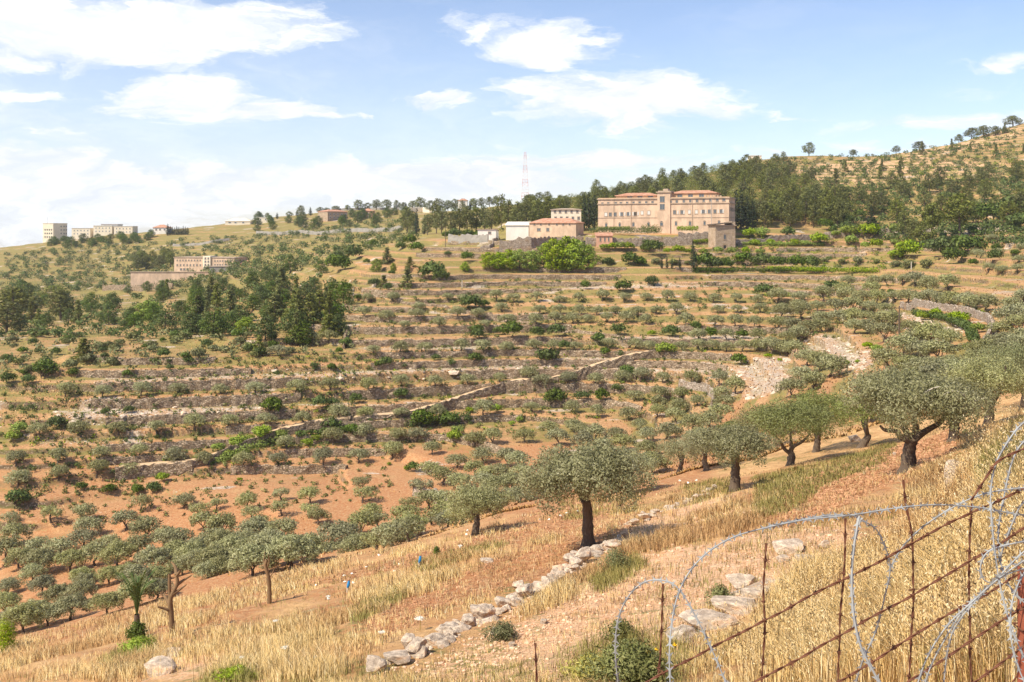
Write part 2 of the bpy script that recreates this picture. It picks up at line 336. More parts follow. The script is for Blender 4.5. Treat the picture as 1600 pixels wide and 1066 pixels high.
def inpoly(px, py, poly):
    r = np.zeros(px.shape, bool); n = len(poly)
    for k in range(n):
        x1, y1 = poly[k]; x2, y2 = poly[(k + 1) % n]
        if y1 == y2: continue
        c = ((y1 > py) != (y2 > py)) & (px < (x2 - x1) * (py - y1) / (y2 - y1) + x1); r ^= c
    return r
def cast(u, v, ymin=0):
    """where the sight line through photo pixel (u, v) first meets the ground (arrays)"""
    u = np.atleast_1d(np.asarray(u, float)); v = np.atleast_1d(np.asarray(v, float))
    s = (VH - v) / FPX; ci = np.clip(((u - GU[0]) / 2.6).round().astype(int), 0, len(GU) - 1); out = np.full(len(u), np.nan)
    j0 = np.searchsorted(GY, ymin)
    for c in np.unique(ci):
        m = ci == c; colm = np.maximum.accumulate(S2[j0:, c]) if j0 else CM[:, c]
        k = np.searchsorted(colm, s[m]); kk = np.clip(k, 1, len(colm) - 1)
        s0, s1 = colm[kk - 1], colm[kk]; f = np.clip((s[m] - s0) / np.maximum(s1 - s0, 1e-9), 0, 1)
        y = GY[j0 + kk - 1] + f * (GY[j0 + kk] - GY[j0 + kk - 1]); y[k >= len(colm)] = np.nan
        out[m] = y
    a = (u - 800) / FPX; z = np.full(len(u), np.nan); ok = ~np.isnan(out); z[ok] = height(a[ok], out[ok])[0]
    return np.stack([a * out, out, z], 1)
def at(u, v, ymin=0):
    p = cast(u, v, ymin)[0]
    if np.isnan(p[0]):
        s = S2[:, int(np.clip((u - GU[0]) / 2.6, 0, len(GU) - 1))]; j = int(np.argmax(s)); a = (u - 800) / FPX; p = np.array([a * GY[j], GY[j], height(np.array([a]), np.array([GY[j]]))[0][0]])
    return Vector(p)
def px(u, v, Y): return Vector(((u - 800) / FPX * Y, Y, (VH - v) / FPX * Y))
def gz(x, y): return float(height(np.array([x / y]), np.array([float(y)]))[0][0])

# what the ground is made of, patch by patch (outlines noted on the photo, laid on the land)
WU = U2 + fbm(X2 / 5, Y2 / 5, 2, 61) * 14; WV = V2 + fbm(X2 / 5, Y2 / 5, 2, 62) * 5
RED = [[(0, 850), (90, 850), (130, 870), (200, 830), (300, 870), (420, 850), (520, 870), (420, 960), (200, 1000), (0, 1010)],
       [(150, 790), (420, 780), (420, 880), (300, 900), (200, 880)], [(330, 795), (470, 800), (600, 820), (520, 870), (400, 850)],
       [(480, 750), (560, 745), (720, 760), (700, 830), (600, 845), (530, 830), (500, 790)], [(640, 700), (960, 690), (1010, 720), (840, 760), (650, 735)],
       [(720, 760), (840, 740), (1000, 745), (900, 800), (760, 810)], [(1030, 725), (1130, 700), (1120, 745), (1040, 755)], [(1090, 675), (1145, 600), (1175, 610), (1150, 680), (1110, 690)],
       [(1210, 540), (1240, 545), (1260, 590), (1240, 590)], [(1335, 505), (1400, 508), (1450, 530), (1420, 545), (1370, 540)], [(1370, 560), (1410, 560), (1400, 600), (1360, 600)],
       [(1180, 812), (1250, 752), (1380, 704), (1460, 682), (1500, 655), (1500, 700), (1400, 752), (1300, 800), (1230, 828)],
       [(540, 985), (640, 928), (760, 878), (900, 832), (1000, 800), (990, 832), (900, 885), (820, 915), (700, 950), (600, 1000)],
       [(440, 920), (560, 885), (700, 852), (860, 792), (1000, 765), (1010, 785), (860, 842), (700, 872), (560, 908)], [(40, 1000), (160, 975), (260, 930), (240, 960), (60, 1025)],
       [(850, 770), (1080, 740), (1130, 745), (900, 810)], [(1570, 470), (1600, 470), (1600, 620), (1560, 620)]]
ROCK = [[(85, 640), (420, 630), (420, 655), (100, 665)], [(60, 690), (230, 672), (240, 686), (70, 700)], [(130, 595), (420, 575), (420, 600), (150, 610)], [(420, 578), (760, 572), (1000, 548), (1000, 566), (760, 592), (430, 598)],
        [(540, 536), (1200, 522), (1200, 534), (560, 548)], [(900, 575), (1130, 563), (1130, 590), (930, 598)], [(1140, 575), (1180, 560), (1240, 555), (1240, 590), (1230, 610), (1170, 625), (1150, 600)],
        [(1250, 515), (1330, 530), (1370, 560), (1350, 590), (1300, 575), (1260, 545)], [(1370, 485), (1420, 490), (1470, 505), (1530, 515), (1520, 525), (1440, 515), (1380, 500)],
        [(1540, 452), (1600, 455), (1600, 465), (1545, 462)], [(1100, 605), (1120, 610), (1125, 640), (1100, 645)], [(870, 445), (1200, 440), (1200, 448), (880, 452)], [(1050, 985), (1130, 930), (1200, 890), (1240, 905), (1150, 960), (1090, 1010)], [(1300, 360), (1600, 350), (1600, 362), (1330, 372)]]
PALE = [[(640, 1066), (740, 1000), (840, 960), (930, 900), (1010, 865), (1150, 838), (1300, 815), (1370, 840), (1260, 880), (1190, 950), (1090, 1010), (1040, 1066)],
        [(1240, 262), (1340, 248), (1560, 252), (1600, 262), (1600, 274), (1380, 290), (1260, 292)], [(1380, 240), (1600, 195), (1600, 215), (1400, 258)], [(1400, 300), (1600, 285), (1600, 292), (1400, 308)],
        [(960, 830), (1010, 815), (1130, 765), (1140, 780), (1000, 850)], [(300, 730), (360, 709), (420, 684), (480, 670), (552, 662), (640, 646), (720, 622), (790, 609), (860, 598), (935, 576), (985, 562), (1030, 551), (1032, 556), (985, 568), (935, 582), (860, 604), (790, 615), (720, 628), (640, 652), (552, 668), (480, 676), (420, 690), (360, 715), (300, 737)],
        [(200, 1066), (250, 1030), (400, 1000), (380, 1030), (300, 1066)]]
def soft(m, n=3):
    for _ in range(n):
        for ax, k in ((0, 4), (1, 6)):
            c = np.cumsum(np.pad(m, [(k + 1, k) if i == ax else (0, 0) for i in range(2)], mode='edge'), axis=ax)
            m = (np.take(c, range(2 * k + 1, c.shape[ax]), ax) - np.take(c, range(0, c.shape[ax] - 2 * k - 1), ax)) / (2 * k + 1)
    return m
def mask(polys):
    r = np.zeros(U2.shape, bool)
    for p in polys: r |= inpoly(WU, WV, p)
    return soft(r.astype(float))
mred = mask(RED) * .95
mred = np.maximum(mred, np.clip((-Z2 - 37) / 8, 0, 1) * .62 * (Y2 > 105) * (Y2 < 300)); mred = np.maximum(mred, .40 + .35 * fbm(X2 / 18, Y2 / 18, 3, 71))
mrck = mask(ROCK) * .62; mrck = np.maximum(mrck, sstep(fbm(X2 / 11, Y2 / 5, 3, 73), .30, .55) * .7 * (Y2 > 180))
mgrn = .40 + .50 * fbm(X2 / 9, Y2 / 5, 3, 75) + FW * (.32 * sstep(FR, .35, .6) - .38 * (FR < .36) * (Y2 < 440)) - .10 * (1 - FW); mgrn = np.where(Y2 > 400, mgrn + .30 * sstep(1250 - U2, 0, 150) - .04, mgrn)
mgrn = mgrn - .3 * mask(RED) - .45 * soft(((Z2 < -44.5) & (Y2 > 105) & (Y2 < 215)).astype(float))
for pl in ([(1180, 790), (1180, 745), (1400, 690), (1400, 720), (1230, 790)], [(1540, 680), (1600, 650), (1600, 780), (1540, 760)], [(0, 740), (0, 400), (60, 400), (550, 400), (550, 560), (60, 560)], [(300, 700), (620, 650), (620, 668), (310, 725)]):
    mgrn = np.maximum(mgrn, inpoly(WU, WV, pl) * (.55 + .2 * fbm(X2 / 3, Y2 / 3, 2, 77)))
mpal = mask(PALE) * .9
mred = np.where(Y2 > 440, mred * .4, mred)
nR, nC = U2.shape
ii = (np.arange(nR - 1)[:, None] * nC + np.arange(nC - 1)[None, :]).ravel()
G = MB(); G.add(np.stack([X2, Y2, Z2], -1).reshape(-1, 3), np.stack([ii, ii + 1, ii + nC + 1, ii + nC], 1))
# a skirt of the same slope beside and behind the photographer
gx, gy = np.meshgrid(np.linspace(-80, 80, 81), np.linspace(-40, 70, 32)); zz = near(0, np.maximum(gy, 0)) + .21 * gx - .245 * np.minimum(gy, 0) - .03
zz = np.where((gy > -1) & (gx < 2.5 + np.maximum(gy, 0) * .93 + 2) & (gx > -2.5 - np.maximum(gy, 0) * .73 - 2), zz - 3.0, zz)
zz = np.where((gy > -6) & (gy <= 2) & (np.abs(gx) < 8), np.minimum(zz, -3.2), zz)
jj = (np.arange(31)[:, None] * 81 + np.arange(80)[None, :]).ravel()
G.add(np.stack([gx, gy, zz], -1).reshape(-1, 3), np.stack([jj, jj + 1, jj + 82, jj + 81], 1))
ground = G.build('hillside', 'ground', smooth=True); tag(ground, None, None, kind='structure')
ca = ground.data.color_attributes.new('mask', 'FLOAT_COLOR', 'POINT')
mk = np.stack([mred, mgrn, mrck, mpal], -1).reshape(-1, 4); mk = np.vstack([mk, np.tile([.4, .3, 0, 0], (81 * 32, 1))])
ca.data.foreach_set('color', np.clip(mk, 0, 1).astype(np.float32).ravel())
# ------------------------------------------------------------------ plants, one builder per kind
def leaves(blobs, n, size, rng, asp=.5, shell=.55, up=.25, nmix=.6, tri=False):
    """leaf-sized faces spread through a set of clumps"""
    B = np.array([b[:3] for b in blobs]); Rr = np.array([b[3:6] for b in blobs]); w_ = (Rr.prod(1)) ** (2 / 3.); w_ /= w_.sum()
    i = rng.choice(len(B), n, p=w_); d = rng.normal(size=(n, 3)); d /= np.linalg.norm(d, axis=1)[:, None]
    r = shell + (1.06 - shell) * rng.random(n) ** .7; r *= 1 + .10 * np.sin(d[:, 0] * 5 + i) * np.cos(d[:, 1] * 4 + i * 2) + .12 * (rng.random(n) ** 4)
    P = B[i] + d * r[:, None] * Rr[i]
    out = d / Rr[i]; out /= np.linalg.norm(out, axis=1)[:, None]; out[:, 2] += up
    a = rng.normal(size=(n, 3)) + out * .9; a /= np.linalg.norm(a, axis=1)[:, None]
    t_ = rng.normal(size=(n, 3)); t_ -= a * (t_ * a).sum(1)[:, None]; t_ /= np.linalg.norm(t_, axis=1)[:, None]; b_ = np.cross(a, t_)
    s = size * rng.uniform(.6, 1.4, n)[:, None]
    V = np.stack([P - t_ * s, P - b_ * s * asp, P + t_ * s, P + b_ * s * asp], 1).reshape(-1, 3)
    N = nmix * out + (1 - nmix) * a; N /= np.linalg.norm(N, axis=1)[:, None]
    return V, np.arange(n * 4).reshape(-1, 4), np.repeat(N, 4, 0)
SHAPE = {}
def limb(p0, p1, r0, r1, rng, k=5, wob=.12, ns=6):
    p0, p1 = np.array(p0, float), np.array(p1, float); L = np.linalg.norm(p1 - p0)
    t = np.linspace(0, 1, k)[:, None]; P = p0 + (p1 - p0) * t; P[1:-1] += rng.normal(size=(k - 2, 3)) * wob * L * .35
    return tube(smoothline(P, 3), np.linspace(r0, r1, (k - 1) * 3 + 1), ns)
def finish(root, parts):
    for p in parts: p.parent = root
    KIDS[root.name] = parts; return root
def olive(seed, n=1500, leaf=.17, width=5.3, h=4.0, fork=1.1, clumps=15, matl='olive_leaf', ns=6, trunk_r=.16, spreadlow=.0, limbs=None, gap=0.0, det=False, asp=.5):
    rng = np.random.default_rng(seed); root = empty('olive_tree', (0, 0, 0)); tb = MB(); rx = width / 2
    lean = rng.normal(size=2) * .18
    base = np.array([0, 0, -.35]); f = np.array([lean[0], lean[1], fork])
    P = smoothline([base, base * .5 + f * .35 + [0, 0, .1], f * .7 + rng.normal(size=3) * .05, f], 4)
    V, F = tube(P, np.interp(np.linspace(0, 1, len(P)), [0, .25, .6, 1], [trunk_r * 1.9, trunk_r * 1.15, trunk_r, trunk_r * .85]), ns + 2)
    V += rng.normal(size=V.shape) * trunk_r * .08; tb.add(V, F)
    blobs = []
    for k in range(clumps):
        th = k * 2.39996 + rng.uniform(-.3, .3); q = math.sqrt((k + .5) / clumps) * .74
        x, y = lean[0] + math.cos(th) * rx * q, lean[1] + math.sin(th) * rx * q
        zc = fork + (h - fork) * (.66 - .42 * q * q) + rng.uniform(-.18, .18) - spreadlow * q; s = rx * rng.uniform(.26, .42)
        if rng.random() < gap: continue
        if det:
            for j in range(3):
                e = rng.normal(size=3); e /= np.linalg.norm(e); e[2] = abs(e[2]) * .7 - .1; q3 = s * rng.uniform(.28, .52); blobs.append((x + e[0] * s * 1.12, y + e[1] * s * 1.12, zc + e[2] * s, q3, q3, q3 * .85))
            s *= .82
        blobs.append((x, y, zc, s * 1.08, s * 1.08, s * .86))
        if k % 2 == 0 and k > 1:
            blobs.append((x * 1.12, y * 1.12, zc - .75 * s - spreadlow * .3, s * .7, s * .7, s * .6))
    L = limbs if limbs is not None else []
    if not L:
        for k in range(4):
            b = blobs[(k * 3 + 1) % len(blobs)]; L.append((b[0] * .85, b[1] * .85, b[2] - .1))
    for q in L: tb.add(*limb(f - [0, 0, .12], q, trunk_r * .62, trunk_r * .18, rng, 5, .14, ns))
    tr = tb.build('trunk', 'bark', None, True)
    cb_ = MB(); V, F, N = leaves(blobs, n, leaf, rng, asp=asp); cb_.add(V, F, 0, N); SHAPE[root.name] = ([(a.copy(), b[0]) for a, b in zip(tb.V, tb.F)], V, F, N); cr = cb_.build('crown', matl, None, usen=True)
    return finish(root, [tr, cr])
def pine(seed, n=900, leaf=.34, h=10, w_=5.5, bare=.35, conical=.0, matl='pine_leaf', name='pine_tree'):
    rng = np.random.default_rng(seed); root = empty(name, (0, 0, 0)); tb = MB(); lean = rng.normal(size=2) * .25
    P = smoothline([(0, 0, -.5), (lean[0] * .3, lean[1] * .3, h * .3), (lean[0], lean[1], h * .65), (lean[0] * 1.2, lean[1] * 1.2, h * .93)], 4)
    tb.add(*tube(P, np.linspace(.24, .07, len(P)), 6)); blobs = []
    m = 17
    for k in range(m):
        f = (k + .5) / m; zc = h * (bare + (1 - bare) * f * .93); prof = (1 - f) * 1.0 if conical > .5 else (math.sin(math.pi * min(1, f * .75 + .22)) ** .8)
        rr = w_ / 2 * prof * rng.uniform(.45, .8); th = k * 2.4 + rng.uniform(-.4, .4); s = w_ * (.17 + .10 * rng.random()) * (.55 + .45 * prof)
        c = (lean[0] * f + math.cos(th) * rr, lean[1] * f + math.sin(th) * rr, zc); blobs.append((*c, s, s, s * .72))
        if k % 2 == 0: tb.add(*limb((lean[0] * f, lean[1] * f, zc - s), (c[0], c[1], zc), .08, .03, rng, 4, .1, 4))
    tr = tb.build('trunk', 'bark', None, True); cb_ = MB(); V, F, N = leaves(blobs, n, leaf, rng, shell=.35); cb_.add(V, F, 0, N)
    return finish(root, [tr, cb_.build('crown', matl, None, usen=True)])
def cypress(seed, n=700, leaf=.26, h=10, w_=1.9):
    rng = np.random.default_rng(seed); root = empty('cypress_tree', (0, 0, 0)); blobs = []
    for k in range(16):
        f = (k + .5) / 16; s = w_ / 2 * (min(1, f * 5 + .35) * (1 - f) ** .6 + .08); th = rng.uniform(0, 6.28)
        blobs.append((math.cos(th) * s * .25, math.sin(th) * s * .25, h * (.05 + .92 * f), s, s, h / 16 * 1.6))
    cb_ = MB(); V, F, N = leaves(blobs, n, leaf, rng, asp=.35, up=.5); cb_.add(V, F, 0, N)
    tb = MB(); tb.add(*tube([(0, 0, -.4), (0, 0, h * .3), (0, 0, h * .8)], [.2, .14, .05], 6))
    return finish(root, [tb.build('trunk', 'bark', None, True), cb_.build('crown', 'cypress_leaf', None, usen=True)])
def bush(seed, matl='bush_leaf', n=900, leaf=.17, w_=3.4, h=2.5, name='shrub', m=10):
    rng = np.random.default_rng(seed); blobs = []
    for k in range(m):
        th = k * 2.4; q = math.sqrt((k + .3) / m) * .68; s = w_ / 2 * rng.uniform(.30, .46)
        blobs.append((math.cos(th) * w_ / 2 * q, math.sin(th) * w_ / 2 * q, max(s * .55, h * (.62 - .35 * q * q) + rng.uniform(-.15, .15)), s, s, s * .85))
    cb_ = MB(); V, F, N = leaves(blobs, n, leaf, rng, shell=.4); V[:, 2] = np.maximum(V[:, 2], -.15); cb_.add(V, F, 0, N)
    return cb_.build(name, matl, None, usen=True)

rng0 = random.Random(4)
POOL = {}
def take(kind):
    """first use hands out the built trees themselves, later uses copies"""
    L = POOL[kind]; e = L[rng0.randrange(len(L))]; return e
def plant(kind, loc, sc, label, cat, group=None, rz=None):
    rz = rng0.uniform(0, 6.28) if rz is None else rz
    if isinstance(sc, (int, float)): sc = (sc, sc, sc)
    fresh = [e for e in POOL[kind] if not e['used']]
    if fresh:
        e = fresh[0]; e['used'] = True; o = e['o']; o.location = loc; o.rotation_euler = (0, 0, rz); o.scale = sc; o['label'] = label; o['category'] = cat
        if group: o['group'] = group
        return o
    e = take(kind); o = dup(e['o'], loc, rz, sc, label, group); o['category'] = cat
    if not group and 'group' in o: del o['group']
    return o
def pool(kind, objs, w_): POOL[kind] = [dict(o=o, used=False) for o in objs]; POOLW[kind] = w_
POOLW = {}
pool('olive', [olive(s, n=1900, leaf=.17, h=3.9 + .3 * (s % 3), clumps=13 + s % 4, gap=.08, spreadlow=.45 * (s % 2), fork=1.0) for s in range(1, 9)], 5.5)
pool('olive_sparse', [olive(s, n=1000, leaf=.17, h=3.5, width=5.0, clumps=11, gap=.3, fork=1.3) for s in range(20, 24)], 5.2)
pool('olive_mid', [olive(s, n=6500, leaf=.11, h=4.3, clumps=16, fork=.8, det=True, spreadlow=.6) for s in range(30, 34)], 5.5)
pool('olive_green', [olive(s, n=9000, leaf=.085, h=4.2, clumps=20, fork=1.0, matl='olive_leaf_green', det=True) for s in range(36, 39)], 5.6)
pool('pine', [pine(s, n=1500, leaf=.27, h=9.5, w_=6.6, bare=.22) for s in (41, 42, 43, 44)], 6.2)
pool('pine_cone', [pine(s, n=1300, leaf=.27, h=9, w_=5, bare=.06, conical=1, name='young_pine') for s in (45, 46, 47)], 5)
pool('pine_tall', [pine(s, n=1500, h=13, w_=6.5, bare=.42) for s in (48, 49)], 6.5)
pool('cypress', [cypress(s) for s in (51, 52, 53)], 1.9)
pool('shrub', [bush(s) for s in (61, 62, 63, 64)], 3.6)
pool('shrub_bright', [bush(s, 'bright_leaf', name='leafy_bush') for s in (65, 66, 67)], 3.6)
pool('shrub_grey', [bush(s, 'scrub_leaf', h=2.0, name='silvery_bush') for s in (68, 69, 70)], 3.6)
pool('shrub_yellow', [bush(s, 'yellow_leaf', name='broom_bush') for s in (71,)], 3.6)
pool('broadleaf', [pine(s, n=2200, leaf=.24, h=8, w_=7.5, bare=.12, matl='bush_leaf', name='broadleaf_tree') for s in (81, 82, 83)], 7.5)
pool('broadleaf_bright', [pine(s, n=2600, leaf=.25, h=8, w_=6.5, bare=.10, matl='bright_leaf', name='broadleaf_tree') for s in (84, 85, 86)], 6.5)
_o = 'first second third fourth fifth sixth seventh eighth ninth tenth eleventh twelfth thirteenth fourteenth fifteenth sixteenth seventeenth eighteenth nineteenth'.split()
ORD = ['leftmost'] + _o[1:]
for t10 in 'twent thirt fort fift sixt'.split(): ORD += [t10 + 'ieth'] + [t10 + 'y-' + q for q in _o[:9]]
def ordl(i): return ORD[i] if i == 0 else ORD[i] + ' from left'
def spot(kind, u, v, wpx, label, cat, group=None, ymin=0, hpx=None, sink=.1, wmul=None):
    """stands a plant on the ground at a photo point; its width is read off the photo, at its own distance"""
    p = at(u, v, ymin); W_ = (wpx / FPX * p.y) / POOLW[kind]
    if hpx is not None:
        hh = {'pine': 9.5, 'pine_cone': 9, 'pine_tall': 13, 'cypress': 10, 'broadleaf': 8, 'broadleaf_bright': 8}.get(kind, 2.5)
        sz = hpx / FPX * p.y / hh; sx = W_ if wpx else sz; sc = (sx, sx, sz)
    else: sc = (W_, W_, W_ * rng0.uniform(.9, 1.1))
    p.z -= sink; return plant(kind, p, sc, label, cat, group)

# ------------------------------------------------------------------ olives, row by row (photo column, row of the foot)
GO = 'olive trees planted along the terraces'
ROWS = [
 ('the topmost row beneath the monastery', [(700, 471), (722, 471), (747, 471), (777, 471), (804, 473), (839, 471), (873, 473), (904, 473), (941, 471), (975, 473), (1008, 470), (1042, 471), (1079, 471), (1115, 473), (1149, 473), (1184, 474), (1216, 475), (1249, 474), (1286, 472), (1322, 472), (1347, 475), (1370, 475), (1397, 475), (1420, 475), (1437, 475), (1455, 475), (1471, 476), (1487, 479), (1511, 482), (1524, 485), (1541, 487)]),
 ('the short row above the utility pole', [(1287, 464), (1317, 463), (1325, 447), (1360, 463), (1364, 447), (1385, 447), (1410, 447), (1430, 447), (1450, 457), (1452, 447), (1482, 452)]),
 ('the second row beneath the monastery', [(748, 498), (785, 488), (845, 491), (877, 491), (905, 492), (932, 492), (963, 491), (995, 494), (1025, 491), (1057, 492), (1121, 489), (1152, 489), (1188, 489), (1220, 489), (1249, 489), (1277, 487), (1305, 490), (1335, 489), (1360, 490), (1385, 489)]),
 ('the third row beneath the monastery', [(575, 474), (612, 474), (655, 485), (632, 515), (687, 512), (758, 512), (793, 510), (836, 509), (867, 507), (896, 506), (917, 504), (948, 504), (978, 504), (1010, 507), (1072, 508), (1116, 510), (1148, 510), (1179, 512), (1221, 501), (1252, 501), (1287, 505), (1312, 506), (1332, 506), (1357, 507), (1375, 510), (1391, 512), (1421, 524)]),
 ('the row ending by the right rock slope', [(569, 494), (603, 500), (650, 500), (715, 496), (1091, 532), (1134, 532), (1185, 534), (1215, 516), (1240, 516), (1264, 520), (1287, 519), (1229, 536), (1247, 535), (1336, 522), (1355, 522), (1384, 535)]),
 ('the row just above the long diagonal wall', [(437, 556), (487, 534), (514, 535), (585, 554), (625, 554), (666, 553), (720, 550), (755, 550), (791, 550), (831, 547), (867, 547), (896, 547), (951, 545), (991, 545), (1012, 547), (1068, 548), (1092, 547), (1112, 548), (1135, 549), (1160, 550), (1182, 550), (1205, 554), (1219, 555), (1230, 557), (1245, 560)]),
 ('the row over the pale rock band', [(102, 620), (160, 621), (220, 619), (280, 616), (344, 616), (400, 615), (461, 612), (516, 610), (575, 610), (628, 604), (680, 604), (730, 600), (781, 597), (827, 594)]),
 ('the row under the diagonal wall', [(851, 604), (885, 602), (929, 600), (970, 597), (1000, 597), (1035, 599), (1081, 602), (1122, 605), (1130, 625), (1135, 640), (1150, 615), (1262, 572), (1282, 580), (1295, 590)]),
 ('the row beneath the pale rock band', [(62, 680), (126, 679), (185, 677), (245, 675), (304, 671), (361, 669), (415, 668), (474, 666), (530, 656), (571, 655), (627, 655), (682, 651), (755, 650), (831, 645), (895, 645), (932, 652), (982, 656)]),
 ('the cluster beside the curved stone wall', [(996, 626), (1030, 627), (1065, 629), (1090, 634), (1027, 642), (1060, 645), (1025, 655), (1057, 662), (1109, 670), (1082, 675), (1039, 687), (1012, 690), (1095, 700), (975, 705), (1010, 712), (1000, 672), (1125, 655)]),
 ('the row on the wide reddish terrace', [(25, 727), (90, 722), (159, 717), (219, 714), (272, 725), (319, 727), (380, 731), (449, 702), (520, 696), (571, 689), (624, 692), (650, 690), (675, 710), (740, 699), (770, 696), (820, 692), (857, 680), (872, 697), (897, 675), (905, 682), (912, 702), (932, 690), (960, 690), (945, 710)]),
 ('the row over the lowest stone walls', [(28, 760), (90, 750), (150, 745), (207, 740), (434, 729), (505, 727), (560, 724), (611, 719), (668, 741), (692, 758), (714, 732), (721, 763), (743, 744), (755, 724), (764, 752), (781, 752), (795, 731), (754, 768), (810, 735), (800, 768), (775, 772), (815, 752)]),
 ('the curving row above the red field', [(14, 822), (80, 816), (130, 815), (219, 798), (286, 795), (309, 807), (338, 797), (387, 798), (394, 813), (440, 782), (485, 787), (441, 806), (482, 810), (407, 832), (445, 844), (568, 766), (566, 786), (578, 813), (592, 827)]),
 ('the scattered trees of the red hollow', [(496, 820), (517, 849), (493, 860), (479, 878), (544, 844), (537, 878), (565, 872), (589, 861), (505, 890), (623, 848), (640, 817), (637, 800), (640, 848), (656, 775), (671, 794), (675, 841), (690, 796), (702, 813), (725, 800), (610, 862), (455, 865), (425, 860)]),
 ('the upper trees of the valley floor', [(23, 855), (131, 855), (197, 829), (226, 845), (257, 856), (277, 880), (321, 832), (349, 844), (332, 858), (381, 865), (148, 884), (183, 887), (29, 887), (300, 887), (407, 872), (339, 896), (135, 838), (400, 848), (365, 880), (60, 868), (95, 872), (110, 893), (215, 872), (245, 898), (165, 862), (275, 862), (425, 885), (455, 890), (10, 878), (60, 898), (395, 900), (310, 868), (345, 866)]),
 ('the lower trees of the valley floor', [(52, 911), (128, 911), (211, 920), (12, 930), (67, 930), (128, 942), (245, 936), (324, 930), (379, 911), (6, 960), (58, 966), (168, 960), (199, 960), (306, 942), (287, 960), (245, 962), (37, 990), (92, 996), (135, 985), (170, 975), (110, 970), (215, 945), (345, 915), (15, 990), (75, 978)]),
 ('the dense grove on the right slope', [(1392, 575), (1270, 610), (1237, 622), (1255, 600), (1430, 545), (1455, 540), (1480, 545), (1412, 560), (1440, 565), (1470, 568), (1420, 590), (1450, 595), (1485, 590), (1400, 610), (1430, 620), (1465, 620), (1505, 600), (1535, 590), (1560, 580), (1590, 570), (1520, 620), (1555, 610), (1590, 600), (1570, 555), (1595, 545), (1570, 530), (1598, 520), (1575, 510), (1595, 500), (1580, 488), (1600, 478), (1610, 625), (1540, 640)]),
 ('the upper right grove below the pines', [(1532, 404), (1560, 401), (1580, 380), (1550, 380), (1590, 412), (1600, 395), (1545, 425), (1565, 428), (1590, 428), (1525, 402), (1600, 378)])]
JOBS = []
for desc, pts in ROWS:
    pts = sorted(pts)
    for i, (u, v) in enumerate(pts):
        p = at(u, v, 96)
        if p.y < 97: y_ = rng0.uniform(120, 140); p = Vector((p.x / p.y * y_, y_, gz(p.x / p.y * y_, y_)))
        y = p.y
        kind = 'olive_mid' if y < 150 else 'olive'
        if desc.startswith(('the scattered', 'the curving')): kind = 'olive_sparse' if (i * 7) % 5 < 3 else 'olive'
        k = rng0.uniform(.80, 1.08) * (1.15 if 'dense' in desc else .92)
        if u > 1190 and 'dense' not in desc and 'upper right' not in desc: k *= 1.28
        if 'upper trees' in desc: k *= 1.18
        if 'lower trees' in desc: k *= .9
        hk = 1.06 if 'valley floor' in desc else 1.0
        p.z -= .1
        JOBS.append((k / y, kind, p, (k, k, k * rng0.uniform(.80, .98) * hk), f"{'thin-crowned' if kind == 'olive_sparse' else 'round grey-green'} olive tree, {ordl(i)} in {desc}"))
JOBS.sort(key=lambda j: -j[0])
for j in JOBS[:266]: plant(*j[1:], 'olive tree', GO)
m_ = MB(); o0 = JOBS[-1][2]     # the smallest in view, beyond the three hundred that show largest
for j in JOBS[266:]:
    tv, V, F, N = SHAPE[take(j[1])['o'].name]; a = rng0.uniform(0, 6.28); c_, s_ = math.cos(a), math.sin(a); Rm = np.array([[c_, -s_, 0], [s_, c_, 0], [0, 0, 1]]); off = np.array(j[2] - o0)
    for a_, b_ in tv: m_.add((a_ * j[3]) @ Rm.T + off, b_ - b_.min(), 1, np.tile([0, -.5, .8], (len(a_), 1)))
    m_.add((V * j[3]) @ Rm.T + off, F, 0, N @ Rm.T)
tag(m_.build('olive_grove', ['olive_leaf', 'bark'], None, usen=True, loc=o0), 'the farthest small olives filling the rows beneath the monastery and on the right', 'olive grove', kind='stuff')

# the big olives of the near slope
def bigolive(u, v, wpx, hpx, seed, label, n=20000, leaf=.07, trunk=.26, fork=1.6, limbs=None, matl='olive_leaf', ymin=0, clumps=22, low=0., **kw):
    p = at(u, v, ymin); W_ = wpx / FPX * p.y; h = hpx / FPX * p.y
    o = olive(seed, n=n, leaf=leaf, width=W_, h=h, fork=fork, clumps=clumps, trunk_r=trunk, limbs=limbs, matl=matl, ns=9, spreadlow=low, det=True, asp=.36, **kw)
    o.location = p; tag(o, label, 'olive tree'); return o
bigolive(920, 852, 205, 158, 101, 'large olive with straight dark trunk standing above the stone wall', fork=1.95, low=.1, n=29000, leaf=.062, trunk=.21)
bigolive(742, 836, 100, 76, 102, 'medium olive with forked trunk left of the largest trunk on the grass slope', n=13000, trunk=.22, fork=1.1)
bigolive(1060, 741, 88, 62, 103, 'olive with a V-shaped trunk on red soil behind the large olive', n=11000, trunk=.24, fork=1.0)
bigolive(1148, 768, 135, 108, 104, 'olive with a leaning black trunk beside the straw-coloured bank', n=18000, trunk=.27, fork=1.5)
b5 = bigolive(1236, 727, 150, 112, 105, 'greener olive with a three-pronged trunk behind the ploughed strip', n=20000, trunk=.25, fork=.9, low=-.2, matl='olive_leaf_green', limbs=[(-1.3, -.3, 2.2), (.2, .3, 2.6), (1.3, -.2, 2.3)])
bigolive(1275, 706, 130, 110, 106, 'green olive with a short thick trunk just behind the three-pronged one', n=16000, trunk=.26, fork=1.0, matl='olive_leaf_green')
b7 = bigolive(1417, 737, 222, 158, 107, 'largest right-hand olive with spreading black limbs and bare grey branches', n=33000, leaf=.062, trunk=.26, fork=1.45, low=-.45, limbs=[(-1.25, -.35, 2.0), (.55, .2, 3.1), (2.1, -.1, 2.75), (-.6, .5, 3.1)])
